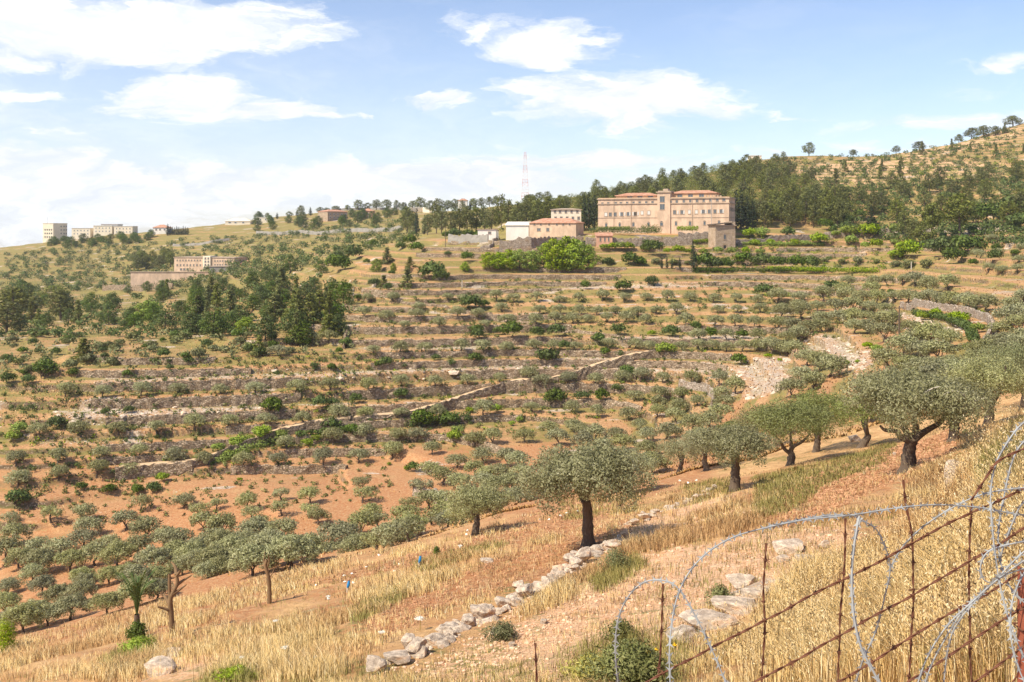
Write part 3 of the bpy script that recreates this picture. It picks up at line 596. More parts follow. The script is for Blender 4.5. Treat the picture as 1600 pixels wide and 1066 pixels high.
for (P_, nm) in (([(1.5, -.9, 2.1), (1.7, -1.4, 2.9), (1.75, -1.6, 3.4), (1.2, -1.8, 3.7), (.6, -1.9, 3.5)], 0), ([(1.7, -1.4, 2.9), (2.1, -1.6, 3.25), (2.5, -1.7, 3.4)], 1), ([(-.1, -1.5, 3.4), (.15, -1.9, 3.75), (.5, -2.0, 3.9)], 2)):
    m_ = MB(); q = smoothline(P_, 4); m_.add(*tube(q, np.linspace(.045, .018, len(q)), 6)); m_.build('bare_branch', 'grey_wood', b7, True)
for i, (u, v, wp, hp, s, g) in enumerate([(1345, 700, 112, 100, 108, 1), (1490, 690, 130, 110, 109, 0), (1545, 665, 150, 115, 110, 0), (1600, 640, 160, 120, 111, 1), (1105, 735, 90, 70, 112, 0), (1180, 705, 100, 75, 113, 0), (985, 770, 90, 70, 114, 0)]):
    w7 = ['between the three-pronged and the largest right-hand tree', 'hiding behind the right side of the bare grey branches', 'over the bright grassy hump near the right edge', 'cut by the right edge of the picture', 'left of the leaning black trunk', 'between the leaning and the three-pronged trunk', 'peeping behind the crown of the large straight-trunked tree']
    bigolive(u, v, wp, hp, s, 'bushy olive ' + w7[i], n=13000, matl='olive_leaf_green' if g else 'olive_leaf', fork=1.0, ymin=38)
band = [(640, 858), (600, 872), (560, 882), (700, 838), (520, 898), (480, 905), (845, 806), (810, 815), (765, 800), (725, 818), (450, 912), (1020, 740), (1150, 690), (1205, 680), (1320, 650), (1360, 660), (1440, 640), (1500, 640)]
for i, (u, v) in enumerate(sorted(band)):
    p = at(u, v, 60 if u > 1000 else 94); k = rng0.uniform(.7, .95); p.z -= .2
    if p.y < 95.9 and u < 1000: y_ = rng0.uniform(110, 128); p = Vector((p.x / p.y * y_, y_, gz(p.x / p.y * y_, y_)))
    plant('olive_green' if u > 1140 else 'olive_mid', p, (k, k, k * .85), f'bushy olive, {ordl(i)} in the dense band beyond the grass crest', 'olive tree', 'olives just beyond the grass crest')
# ------------------------------------------------------------------ pines, cypresses, shrubs (column, row of foot, width, height in photo pixels)
def series(kind, pts, what, where, cat, group, ymin=96):
    while len(what.split()) + len(where.split()) > 12: what = what.split(' ', 1)[1]
    for i, q in enumerate(sorted(pts)):
        u, v, wp = q[:3]; hp = q[3] if len(q) > 3 else None
        spot(kind, u, v, wp, f'{what}, {ordl(i)} {where}' if len(pts) > 1 else f'{what} {where}', cat, group if len(pts) > 1 else None, ymin, hp)
series('shrub', [(1018, 447, 27), (972, 457, 34), (1193, 462, 36), (915, 452, 22), (966, 524, 32), (1048, 526, 36), (870, 526, 36), (1112, 529, 28), (1160, 529, 26), (1088, 517, 24), (935, 537, 30), (882, 547, 26), (1300, 455, 30), (1392, 460, 16), (1155, 570, 34), (980, 585, 30), (855, 568, 44), (869, 632, 46), (912, 625, 26), (940, 628, 32), (965, 612, 24), (969, 556, 20), (945, 555, 24), (757, 480, 22), (735, 485, 42), (840, 530, 30), (800, 528, 44), (745, 530, 30)], 'dark green shrub', 'on the central terraces', 'shrub', 'shrubs between the olives of the central terraces')
series('shrub', [(745, 524, 28), (780, 523, 24), (681, 563, 18), (743, 568, 30), (705, 573, 20), (590, 575, 18), (605, 573, 28), (630, 573, 16), (518, 578, 18), (491, 575, 16), (627, 623, 30), (557, 630, 26), (500, 638, 32), (425, 645, 46), (520, 635, 22), (660, 668, 48), (700, 665, 42), (730, 660, 22), (517, 672, 40), (550, 678, 30), (70, 588, 46), (45, 600, 26), (12, 600, 30), (88, 670, 36), (202, 645, 20), (165, 648, 18), (172, 770, 26), (215, 772, 28), (240, 770, 30), (28, 790, 46), (128, 766, 22), (40, 785, 22), (645, 737, 26), (115, 588, 22), (255, 560, 24), (290, 562, 20), (200, 590, 22), (265, 580, 16)], 'dark green shrub', 'among the left-hand terraces', 'shrub', 'shrubs between the olives of the left terraces')
series('shrub_bright', [(371, 700, 34), (390, 694, 30), (340, 706, 26), (355, 718, 30), (325, 722, 24), (410, 690, 36), (440, 684, 26), (30, 678, 34), (20, 690, 30), (255, 752, 26), (375, 752, 12), (373, 650, 10), (480, 697, 24), (495, 690, 24), (310, 722, 20), (710, 690, 30), (715, 680, 26), (635, 735, 12), (685, 735, 14), (735, 645, 18), (775, 645, 22), (608, 727, 10), (262, 720, 22), (440, 700, 22)], 'bright green shrub', 'along the weedy lower walls', 'shrub', 'bright shrubs on the lower walls')
series('shrub_bright', [(1040, 555, 38), (856, 565, 18), (1018, 525, 16), (800, 665, 14), (812, 660, 16), (1200, 560, 16), (1218, 565, 10), (1370, 552, 26), (1355, 545, 22), (1440, 500, 24), (1462, 495, 22), (1500, 505, 38), (1528, 520, 30), (1515, 545, 26), (1490, 500, 26), (1322, 572, 16), (1340, 568, 12), (1530, 495, 22)], 'green shrub', 'on the right-hand rocky terraces', 'shrub', 'shrubs on the right-hand terraces')
# bright broadleaf thicket under the annex
series('broadleaf_bright', [(850, 418, 34, 38), (868, 421, 44, 50), (885, 423, 48, 56), (903, 422, 44, 50), (920, 420, 34, 38), (893, 424, 40, 44)], 'tall bright green leafy tree', 'in the big thicket below the annex', 'tree', 'bright trees in the big thicket', 300)
series('broadleaf_bright', [(765, 419, 30, 26), (780, 421, 30, 28), (795, 421, 34, 32), (812, 422, 34, 34), (830, 422, 34, 32), (727, 424, 16, 16), (588, 425, 20, 22), (615, 425, 12, 14)], 'small bright green tree', 'trailing left of the big thicket', 'tree', 'small bright trees left of the thicket', 260)
series('shrub_bright', [(945, 391, 20), (957, 391, 20), (968, 391, 24), (982, 391, 24), (1042, 396, 16), (1060, 397, 26), (1076, 397, 16), (1100, 397, 18), (1123, 397, 20), (1144, 397, 20), (1165, 397, 18), (1187, 398, 18)], 'round citrus bush', 'on the monastery garden terrace', 'bush', 'round garden bushes before the monastery', 300)
series('shrub', [(1010, 394, 24), (1022, 398, 40), (1010, 383, 18), (952, 415, 20), (948, 418, 26), (985, 415, 34), (1000, 416, 26), (1100, 420, 40), (1118, 422, 34), (1135, 421, 30), (1160, 416, 40), (1190, 418, 40), (1215, 419, 36), (1245, 420, 36), (1270, 420, 36)], 'dense green bush', 'in the strip below the monastery', 'bush', 'bushes below the monastery', 300)
series('shrub_bright', [(1204, 384, 20), (1218, 384, 14), (1242, 384, 20), (1258, 385, 20), (1280, 383, 34), (1305, 371, 20), (1325, 371, 34), (1360, 372, 44), (1400, 366, 30), (1330, 384, 26), (1352, 388, 20), (1370, 389, 28), (1398, 381, 18), (1420, 404, 50), (1400, 406, 30), (1176, 355, 16), (1180, 384, 20), (1170, 372, 30), (1190, 372, 30)], 'low green vine bush', 'right of the stone tower', 'bush', 'vine bushes right of the tower', 300)
series('shrub_grey', [(1003, 414, 18), (1025, 413, 18), (1052, 413, 20), (1075, 414, 16), (1130, 412, 20), (1155, 412, 18), (1180, 413, 20), (1216, 409, 18), (1240, 410, 18), (1265, 410, 20), (1288, 410, 16), (1315, 411, 16), (1340, 412, 20), (1370, 411, 14), (1420, 420, 26), (1447, 420, 26), (1400, 418, 20)], 'small silvery bush', 'above the long hedge', 'bush', 'silvery bushes above the hedge', 300)
series('cypress', [(1034, 420, 5.5, 22), (1042, 420, 5, 20), (1050, 420, 4.5, 18), (1062, 421, 5.5, 21), (1083, 421, 12, 44)], 'slim dark cypress', 'in the row of five below the monastery', 'cypress', 'slim cypresses below the monastery', 300)
series('cypress', [(913, 357, 14, 52), (920, 357, 14, 58), (929, 357, 13, 54), (1150, 358, 15, 62), (1158, 358, 15, 66), (1167, 358, 14, 52), (1176, 358, 13, 46)], 'tall black-green cypress', 'of those flanking the monastery facade', 'cypress', 'tall cypresses flanking the monastery', 400)
series('cypress', [(651, 367, 9, 42), (663, 366, 9, 30), (485, 337, 6, 14), (464, 338, 5, 10), (433, 342, 5, 10), (634, 322, 6, 12), (735, 316, 6, 14), (262, 368, 7, 18)], 'dark pointed cypress', 'on the distant left ridge', 'cypress', 'pointed cypresses on the left ridge', 300)
series('cypress', [(266 + 3.4 * k, 367, 5, 14 - (k % 3)) for k in range(9)], 'slim cypress', 'in the tight row by the red-roofed house', 'cypress', 'cypresses by the red-roofed house', 500)
series('cypress', [(1310 + k * 0, 0, 0, 0) for k in range(0)] + [(1361, 354, 14, 32)], 'single cone-shaped dark cypress', 'beyond the terraces right of the monastery', 'cypress', None, 300)
series('pine', [(636, 364, 26, 42), (646, 366, 20, 34), (682, 365, 24, 52), (690, 366, 26, 46), (668, 367, 20, 34), (705, 366, 26, 36), (718, 364, 28, 40), (730, 364, 28, 44), (744, 364, 28, 42), (757, 362, 26, 40), (768, 362, 24, 38), (783, 358, 24, 56), (795, 358, 26, 48), (808, 358, 26, 44), (822, 356, 28, 42), (840, 354, 28, 46), (856, 350, 26, 44), (875, 350, 26, 42)], 'dark pine', 'in the line left of the annex', 'pine tree', 'pines left of the annex', 330)
series('pine', [(1415, 372, 30, 44), (1445, 385, 34, 40), (1430, 378, 28, 36), (1500, 360, 30, 40), (1525, 352, 30, 38), (1470, 340, 30, 36), (1575, 350, 34, 38), (1595, 340, 34, 40)], 'sparse pine', 'on the slope right of the monastery', 'pine tree', 'pines on the right slope', 300)
series('pine_tall', [(1455, 378, 38, 62), (1500, 372, 52, 72)], 'tall bare-trunked pine', 'above the right-hand olive grove', 'pine tree', 'tall pines on the right', 300)
series('shrub', [(1470, 402, 50), (1510, 398, 60), (1490, 412, 44), (1578, 345, 60), (1540, 350, 50), (1595, 360, 50), (1232, 371, 28), (1290, 358, 30), (1320, 352, 34), (1555, 440, 30), (1520, 460, 20), (1344, 343, 26)], 'big rounded dark bush', 'around the tall right-hand pines', 'bush', 'big bushes around the right-hand pines', 300)
series('pine', [(1264, 243, 20, 22), (1085, 254, 20, 16), (1333, 240, 14, 12), (1224, 254, 12, 18), (1518, 206, 26, 18), (1498, 210, 14, 14), (1583, 196, 30, 18), (1400, 225, 14, 13), (1436, 222, 22, 14), (1537, 215, 24, 20), (1555, 212, 18, 16)], 'small pine', 'along the bare right skyline', 'pine tree', 'pines along the right skyline', 480)
sk = [(500, 325, 14, 9), (525, 323, 16, 9), (543, 322, 10, 9), (560, 322, 16, 17), (574, 322, 14, 12), (588, 322, 18, 17), (604, 322, 20, 17), (620, 322, 12, 16), (630, 322, 12, 13), (645, 322, 18, 17), (657, 322, 20, 24), (672, 320, 18, 20), (685, 318, 20, 22), (700, 318, 18, 18), (712, 318, 18, 20), (722, 317, 10, 17), (740, 316, 16, 18), (752, 316, 14, 18), (765, 316, 16, 17), (775, 315, 14, 18), (842, 312, 20, 16), (830, 312, 16, 14), (855, 310, 16, 16), (406, 342, 10, 10), (418, 342, 10, 10), (470, 338, 14, 18), (452, 340, 12, 10)]
series('pine', sk, 'far pine', 'on the left-hand skyline', 'pine tree', 'pines on the left skyline', 600)
series('pine', [(23, 497, 70, 50), (10, 520, 60, 50), (95, 500, 50, 50), (85, 470, 50, 26)], 'dark pine mass', 'at the left edge of the wood', 'pine tree', 'dark pines at the left edge', 150)
series('pine_cone', [(440, 470, 34, 60), (460, 500, 44, 52), (485, 505, 44, 50), (500, 490, 40, 38), (430, 500, 36, 42), (330, 470, 30, 40), (310, 505, 34, 46), (340, 520, 30, 40), (405, 555, 28, 34), (637, 450, 30, 34), (605, 413, 26, 28), (600, 450, 22, 22), (130, 560, 36, 34), (515, 525, 40, 36), (360, 495, 30, 44), (640, 420, 22, 20)], 'cone-shaped young pine', 'in the dark wood left of centre', 'young pine', 'young pines in the wood left of centre', 150)
series('shrub', [(552, 406, 36), (530, 425, 50), (528, 416, 40), (584, 386, 20), (651, 394, 28), (675, 438, 50), (690, 441, 32), (586, 449, 26), (730, 408, 26), (700, 400, 14), (612, 430, 14), (573, 412, 14), (540, 455, 26), (607, 453, 20), (626, 390, 20), (712, 372, 26), (698, 373, 20), (730, 373, 26), (750, 374, 26), (640, 383, 30), (560, 470, 18)], 'rounded dark bush', 'on the straw-coloured knoll', 'bush', 'bushes on the straw-coloured knoll', 200)
series('broadleaf_bright', [(230, 500, 46, 32), (385, 520, 32, 26)], 'rounded bright green tree', 'standing out of the left wood', 'tree', 'bright trees in the left wood', 200)
# scattered growth too alike to tell apart keeps one true label per stand
def scatter(kind, poly, n, wlo, whi, label, cat, group, ymin=96, seed=1, asp=None, sep=.5, snapz=.15):
    rr = np.random.default_rng(seed); P = np.array(poly, float); out = []; tries = 0
    while len(out) < n and tries < 60:
        tries += 1
        q = rr.uniform(P.min(0), P.max(0), (n * 3, 2)); q = q[inpoly(q[:, 0], q[:, 1], poly)]
        g = cast(q[:, 0], q[:, 1], ymin)
        for k in range(len(q)):
            if np.isnan(g[k, 0]): continue
            w_ = rr.uniform(wlo, whi)
            if all((g[k, 0] - o[0]) ** 2 + (g[k, 1] - o[1]) ** 2 > (sep * (w_ + o[3])) ** 2 for o in out): out.append((*g[k], w_))
            if len(out) >= n: break
    if kind.startswith('STUFF'): return out
    out.sort(key=lambda o: o[2] / o[1]); nr = max(1, int(math.ceil(len(out) / 34)))
    what, where = label.split('|'); rk = ['lowest', 'second', 'third', 'fourth', 'fifth']
    for b_ in range(nr):
        grp = sorted(out[b_ * len(out) // nr:(b_ + 1) * len(out) // nr], key=lambda o: o[0] / o[1])
        for i, (x, y, z, w_) in enumerate(grp):
            s = w_ / POOLW[kind]
            plant(kind, (x, y, z - snapz), (s, s, s * rr.uniform(.8, 1.2) * (asp or 1)), f"{what}, {ordl(i)} in the {rk[b_] + ' ' if nr > 1 else ''}rank {where}", cat, group)
def mass(name, matl, jobs, label, cat, n=60, leaf=.5, hh=.75):
    """ground cover nobody could count, one object"""
    m_ = MB(); rr = np.random.default_rng(5); P = []
    for (poly, cnt, lo, hi, ymin, seed) in jobs: P += scatter('STUFF', poly, cnt, lo, hi, '', '', '', ymin, seed, None, .35)
    o0 = P[0][:3]; blobs = []
    for (x, y, z, w_) in P:
        for k in range(3):
            s = w_ * rr.uniform(.24, .36); blobs.append((x - o0[0] + rr.normal() * w_ * .18, y - o0[1] + rr.normal() * w_ * .18, z - o0[2] + w_ * hh * .35, s, s, s * hh))
    lf = leaf; V, F, N = leaves(blobs, len(P) * n, lf, rr, shell=.5); m_.add(V, F, 0, N); tag(m_.build(name, matl, None, usen=True, loc=o0), label, cat, kind='stuff')
forest = [(800, 335), (850, 326), (900, 314), (950, 303), (1010, 290), (1060, 277), (1110, 266), (1160, 259), (1215, 266), (1255, 284), (1300, 300), (1340, 332), (1330, 352), (1180, 353), (1140, 345), (930, 352), (800, 352)]
scatter('pine', forest, 130, 6.2, 8.5, 'dense pine|of the wood behind the monastery', 'pine tree', 'pines in the wood behind the monastery', 380, 11, .95, .34)
mass('pine_wood', 'pine_leaf', [(forest, 900, 4.5, 7.5, 380, 111)], 'unbroken dark pine canopy filling the wood behind the monastery', 'wood', 150, .30, 1.25)
scatter('pine', [(1150, 330), (1260, 320), (1330, 340), (1330, 358), (1160, 358)], 30, 5.5, 7.5, 'dark straight pine|of the plantation right of the monastery', 'pine tree', 'pines in the plantation right of the monastery', 400, 12, 1.2, .3)
scatter('pine', [(1270, 300), (1400, 290), (1600, 275), (1600, 340), (1500, 345), (1400, 350), (1300, 330)], 28, 6, 8.5, 'green pine|of the belt above the right-hand terraces', 'pine tree', 'pines in the belt above the right-hand terraces', 380, 13, .9, .5)
RH = [(1120, 262), (1190, 249), (1280, 246), (1400, 238), (1600, 190), (1600, 300), (1400, 300), (1250, 300)]
LH = [(0, 400), (120, 385), (380, 370), (640, 345), (650, 375), (540, 400), (450, 430), (300, 450), (0, 460)]
MID = [(300, 560), (1150, 530), (1100, 640), (700, 700), (50, 780), (0, 700), (0, 640)]
mass('hillside_scrub', 'bush_leaf', [(RH, 480, 2.5, 6.5, 430, 14), (LH, 520, 3, 8, 380, 25), ([(700, 330), (900, 300), (950, 350), (700, 370)], 60, 4, 8, 380, 33), ([(1270, 300), (1600, 280), (1600, 385), (1480, 395), (1300, 360)], 380, 3.5, 8, 280, 36), ([(0, 455), (150, 468), (330, 450), (500, 425), (545, 475), (545, 520), (300, 530), (0, 528)], 300, 2.5, 6, 150, 37)], 'dark green scrub dotted thickly over the distant hillsides', 'scrub', 60, .5)
mass('grey_scrub', 'scrub_leaf', [(LH, 560, 2.5, 7, 380, 26), (RH, 320, 2.5, 6, 430, 34), ([(0, 455), (560, 430), (560, 550), (0, 600)], 200, 2, 5, 150, 35)], 'grey-green scrub scattered over the left and right hillsides', 'scrub', 50, .42)
mass('terrace_weeds', 'scrub_leaf', [(MID, 1100, .5, 1.6, 100, 41), ([(560, 440), (1400, 430), (1400, 520), (1000, 560), (560, 540)], 800, .6, 1.8, 200, 42), ([(0, 770), (600, 700), (620, 780), (0, 830)], 260, .5, 1.5, 100, 43)], 'dull low weeds along the terrace walls and rows', 'weeds', 22, .2)
mass('green_weeds', 'bush_leaf', [(MID, 620, .6, 1.9, 100, 51), ([(560, 440), (1400, 430), (1400, 520), (1000, 560), (560, 540)], 420, .6, 2.0, 200, 52), ([(1080, 370), (1420, 370), (1420, 425), (1080, 430)], 240, 1, 2.6, 280, 53), ([(0, 590), (560, 560), (560, 640), (0, 660)], 200, .6, 1.8, 100, 54)], 'green weedy growth at the foot of the terrace walls', 'weeds', 30, .2)
mass('bright_weeds', 'bright_leaf', [(MID, 260, .6, 1.7, 100, 61), ([(1080, 370), (1420, 370), (1420, 425), (1080, 430)], 160, 1, 2.6, 280, 63), ([(1150, 250), (1300, 255), (1600, 200), (1600, 300), (1250, 300)], 110, 3, 6, 430, 64)], 'fresh light green growth between the terraces and over the right hill', 'weeds', 30, .22)
scatter('pine_cone', [(1300, 260), (1450, 240), (1600, 200), (1600, 290), (1300, 300)], 18, 3.5, 5.5, 'young pine|of the pale right-hand hillside', 'young pine', 'young pines on the right-hand hillside', 430, 15)
scatter('shrub', [(1270, 345), (1460, 350), (1600, 345), (1600, 400), (1480, 400), (1400, 380), (1280, 365)], 34, 3, 6, 'round bush|of the belt by the tall pines', 'bush', 'bushes in the right green belt', 280, 16)
scatter('shrub_yellow', [(1110, 251), (1170, 246), (1175, 254), (1115, 257)], 8, 5, 7, 'yellow flowering broom|on the skyline over the wood', 'bush', 'yellow broom on the skyline', 450, 17, .5, .3)
wood = [(0, 455), (60, 460), (150, 470), (210, 455), (330, 450), (420, 430), (500, 425), (540, 470), (545, 515), (480, 545), (300, 525), (180, 515), (0, 525)]
scatter('broadleaf', wood, 66, 5, 8.5, 'leafy dark tree|of the wood left of centre', 'tree', 'leafy trees in the wood left of centre', 150, 21, .85)
scatter('pine_cone', wood, 20, 4, 6, 'pointed pine|of the wood left of centre', 'young pine', 'pointed pines in the wood left of centre', 150, 22)
scatter('shrub', [(0, 520), (540, 530), (545, 560), (400, 560), (0, 590)], 34, 2, 4, 'low bush|under the wood left of centre', 'bush', 'bushes under the wood left of centre', 150, 23)
scatter('shrub_grey', [(0, 520), (540, 530), (545, 560), (400, 560), (0, 590)], 34, 3, 4.5, 'greyish bush|under the wood left of centre', 'bush', 'greyish bushes under the wood left of centre', 150, 24)
scatter('broadleaf', [(400, 345), (640, 335), (640, 352), (400, 362)], 30, 7, 11, 'leafy tree|around the distant ridge houses', 'tree', 'trees around the ridge houses', 560, 27, .8)
scatter('pine', [(208, 408), (270, 406), (270, 420), (208, 424)], 20, 6, 8, 'dark pine|of the clump beside the pale institution', 'pine tree', 'pines in the clump beside the institution', 450, 28, .9, .3)
scatter('broadleaf', [(60, 382), (100, 376), (215, 371), (240, 370), (240, 380), (95, 388)], 26, 7, 10, 'dark tree|below the cream apartment blocks', 'tree', 'trees below the apartment blocks', 560, 29, .7, .4)

# hedges: clipped rows, one thing each
def hedge(pts, h, wd, matl, label, seed, ymin=300, drop=0):
    rr = np.random.default_rng(seed); blobs = []; P = [px(*q) if len(q) > 2 else at(*q, ymin) for q in pts]; o0 = P[0]
    for a, b in zip(P[:-1], P[1:]):
        L = (b - a).length; n = max(2, int(L / (wd * .5)))
        for k in range(n):
            q = a.lerp(b, k / n) - o0; hh = h * rr.uniform(.85, 1.1); blobs.append((q.x, q.y, q.z + hh * .5, wd * .55, wd * .55, hh * .58))
    m_ = MB(); V, F, N = leaves(blobs, int(len(blobs) * 130), .2, rr, shell=.5); m_.add(V, F, 0, N); tag(m_.build('hedge', matl, None, usen=True, loc=o0), label, 'hedge')
hedge([(922, 364, 421), (1030, 364, 411)], 2.4, 2.2, 'bush_leaf', 'clipped green hedge along the foot of the monastery facade', 1)
hedge([(936, 360, 424), (985, 360, 419)], 1.6, 1.6, 'bright_leaf', 'lighter clipped hedge left of the monastery door', 2)
hedge([(1004, 364, 410), (1035, 364, 408)], 3.4, 2.0, 'bush_leaf', 'taller dark hedge block before the middle of the facade', 3)
hedge([(1060, 360, 409), (1092, 360, 406)], 1.6, 1.5, 'bright_leaf', 'short bright hedge under the right half of the facade', 4)
hedge([(797, 367), (825, 366)], 1.6, 2, 'bush_leaf', 'low hedge in front of the white shed', 5)
hedge([(1085, 379), (1112, 378)], 1.2, 2.0, 'bright_leaf', 'vine pergola greenery left of the stone tower', 6)
hedge([(1085, 424), (1290, 424)], 1.3, 2.0, 'bush_leaf', 'long low green hedge on the terrace below the cypresses', 7)
hedge([(1200, 424), (1375, 425)], 1.5, 2.0, 'bright_leaf', 'bright vine row ending near the right grove', 8)
hedge([(1160, 383), (1290, 384)], 1.3, 1.8, 'bright_leaf', 'yellow-green vine row right of the stone tower', 9)
hedge([(1430, 492), (1480, 500), (1515, 515), (1522, 535)], 1.2, 1.8, 'bush_leaf', 'green weedy hedge inside the curved wall path', 10, 120)
hedge([(1200, 483), (1240, 484)], 1.4, 2.0, 'bright_leaf', 'short green row left of the utility pole', 11)

hedge([(345, 724), (385, 708), (420, 694), (450, 686)], 1.5, 2.2, 'bright_leaf', 'bright green thicket along the lower end of the diagonal path', 21, 100)
hedge([(470, 684), (520, 678), (560, 672)], 1.3, 1.8, 'bush_leaf', 'green growth under the diagonal path left of centre', 22, 100)
hedge([(640, 668), (700, 660), (735, 652)], 1.5, 2.0, 'bush_leaf', 'dark thicket below the middle of the diagonal path', 23, 100)

# ------------------------------------------------------------------ dry-stone retaining walls
def stonewall(P, hts, th, label, name='retaining_wall', matl='dry_stone', seed=0, lift=.25, cat='stone wall', below=.5):
    """P: points along the foot; the wall leans a little into the slope and has a ragged top"""
    rr = np.random.default_rng(seed); P = np.array([tuple(p) for p in P], float); n = len(P); o0 = P[n // 2].copy(); P = P - o0
    T = np.gradient(P[:, :2], axis=0); T /= np.linalg.norm(T, axis=1)[:, None] + 1e-9; Nn = np.stack([-T[:, 1], T[:, 0]], 1)
    if (Nn[:, 1].mean()) < 0: Nn = -Nn
    H_ = np.asarray(hts) * rr.uniform(.86, 1.1, n) + lift; cols = []
    for (off, zf) in ((-.18, -below), (-.12, .33), (-.02, .66), (.08, 1.0), (th * .5, 1.04), (th, .96), (th, -below)):
        z = P[:, 2] + (H_ * zf if zf > 0 else zf); xy = P[:, :2] + Nn * (off + rr.normal(size=n) * .05)[:, None]
        cols.append(np.column_stack([xy, z + rr.normal(size=n) * .05]))
    V = np.stack(cols, 1); m = V.shape[1]; i = (np.arange(n - 1)[:, None] * m + np.arange(m - 1)[None, :]).ravel()
    F = np.stack([i, i + m, i + m + 1, i + 1], 1); b = MB(); b.add(V.reshape(-1, 3), F)
    for e in (0, (n - 1) * m): b.add(V.reshape(-1, 3)[e:e + m], [(0, 1, 2, 3), (0, 3, 4, 6), (4, 5, 6, 6)][:2])
    o = b.build(name, matl, None, False, loc=o0); tag(o, label, cat); return o
wall_no = 0
def autowalls():
    """each terrace step is faced with walls that follow its contour, with gaps where the bank has slumped"""
    global wall_no
    cs = np.arange(0, len(GU), 3); where_v = []
    r0, r1 = np.searchsorted(GY, 112), np.searchsorted(GY, 425)
    x = A2[r0:r1] * Y2[r0:r1]; y = Y2[r0:r1]
    Hs = H0(A2[r0:r1], y); Hs = Hs + sstep(y, 92, 128) * (fbm(x / 34, y / 34, 3, 3) * .9 + fbm(x / 7, y / 7, 2, 5) * .22)
    for k in range(3, len(LEV)):
        lv = LEV[k]
        if lv > 3: break
        up = (Hs[:-1] < lv) & (Hs[1:] >= lv); seg = []; done = []
        for c in cs:
            rows = np.nonzero(up[:, c])[0]
            if not len(rows): 
                if seg: done.append(seg); seg = []
                continue
            yy = y[rows, c]; a = (GU[c] - 800) / FPX
            if seg:
                j = int(np.argmin(np.abs(yy - seg[-1][1])))
                if abs(yy[j] - seg[-1][1]) > 2.2: done.append(seg); seg = []
            else: j = len(rows) - 1
            seg.append((a * yy[j], yy[j], c))
        if seg: done.append(seg)
        for sg in done:
            if len(sg) < 14: continue
            X = np.array([s[0] for s in sg]); Y = np.array([s[1] for s in sg])
            keep = (vn(X / 26 + k * 7.7, Y / 26, 91) > .22) & (fbm(X / 22, Y / 22, 2, 9) < .24) & (fbm(X / 60, Y / 60, 2, 21) < .36)
            st = None
            for i in range(len(sg) + 1):
                if i < len(sg) and keep[i]:
                    if st is None: st = i
                elif st is not None:
                    if i - st > 13: yield k, X[st:i], Y[st:i]
                    st = None
cand = list(autowalls())
vis = []
for k, X, Y in cand:
    Y2_ = Y - .55; z = height(X / Y2_, Y2_)[0]; v = VH - z / Y2_ * FPX; u = X / Y2_ * FPX + 800
    vis.append((len(X), k, X, Y2_, z, u, v))
vis = [q for q in vis if q[5].max() > -10 and q[5].min() < 1610]
BANDS = {}
for q in sorted(vis, key=lambda q: (q[1], q[5].mean())): BANDS.setdefault(q[1], []).append(q)
names = {}
levs = sorted(BANDS, reverse=True)
for bi, k in enumerate(levs):
    for i, q in enumerate(BANDS[k]):
        n, _, X, Y, z, u, v = q
        lo = LEV[k - 1] + .16 * LF[k - 1]; hh = np.clip(LEV[k] - z, .6, 2.6) * .9
        stonewall(np.column_stack([X, Y, z]), hh, .5, f'dry-stone terrace wall, {ordl(i)} in the {ORD[bi] if bi else "first"} wall line below the monastery', seed=k * 31 + i)
def pixwall(pts, h, label, ymin=96, matl='dry_stone', name='stone_wall', step=.8, th=.6, seed=5):
    P = [at(u, v, ymin) for u, v in pts]; out = []
    for a, b in zip(P[:-1], P[1:]):
        n = max(2, int((b - a).length / step))
        for k in range(n): q = a.lerp(b, k / n); q.z = gz(q.x, q.y) if abs(gz(q.x, q.y) - q.z) < 2.5 else q.z; out.append(q)
    return stonewall(out, np.full(len(out), h), th, label, name, matl, seed, 0)
def ramp(pts, w_, label, seed):
    P = [at(u, v, 96) for u, v in pts]; Q = []
    for a, b in zip(P[:-1], P[1:]):
        n = max(2, int((b - a).length / .8)); Q += [a.lerp(b, k / n) for k in range(n)]
    Q = np.array([tuple(q) for q in Q]); zg = np.array([gz(x, y) for x, y, _ in Q]); zb = np.array([max(gz(x, y + d) for d in (.3, 1.2, 2.6)) for x, y, _ in Q])
    zs = np.convolve(np.pad(zb, 9, mode='edge'), np.ones(19) / 19, 'valid') + .7
    stonewall(np.column_stack([Q[:, 0], Q[:, 1], zg]), np.maximum(zs - zg, .3), .45, label, 'ramp_wall', 'dry_stone', seed, .1)
    n = len(Q); ys = (.45, 1.2, 3.2, 3.9); V = np.stack([np.column_stack([Q[:, 0], Q[:, 1] + d, zs + (.02 if 0 < i < 3 else -.3)]) for i, d in enumerate(ys)], 1); i = (np.arange(n - 1)[:, None] * 4 + np.arange(3)[None, :]).ravel()
    m_ = MB(); m_.add(V.reshape(-1, 3), np.stack([i, i + 4, i + 5, i + 1], 1)); o = m_.build('footpath', 'path_dust', None, True); tag(o, None, None, kind='structure')
ramp([(552, 668), (640, 652), (720, 628), (790, 615), (860, 604), (935, 582), (985, 568), (1030, 558)], 1.6, 'long diagonal stone wall climbing across the central terraces', 3)
ramp([(180, 752), (240, 742), (300, 735), (360, 715), (420, 690), (480, 676), (552, 669)], 1.0, 'low diagonal wall carrying the path down to the left', 4)
pixwall([(1410, 482), (1460, 484), (1510, 491), (1545, 503), (1556, 520), (1545, 540), (1530, 556)], 1.7, 'curved pale wall of the path through the right grove', 120, 'pale_dry_stone', 'path_wall')
pixwall([(536, 545), (537, 530), (541, 512)], 1.2, 'short wall running uphill beside the left wood', 150)
pixwall([(545, 462), (620, 470), (700, 484), (770, 497), (830, 508), (900, 520), (960, 528), (985, 545)], .8, 'low wall slanting down right from the straw-coloured knoll', 150)
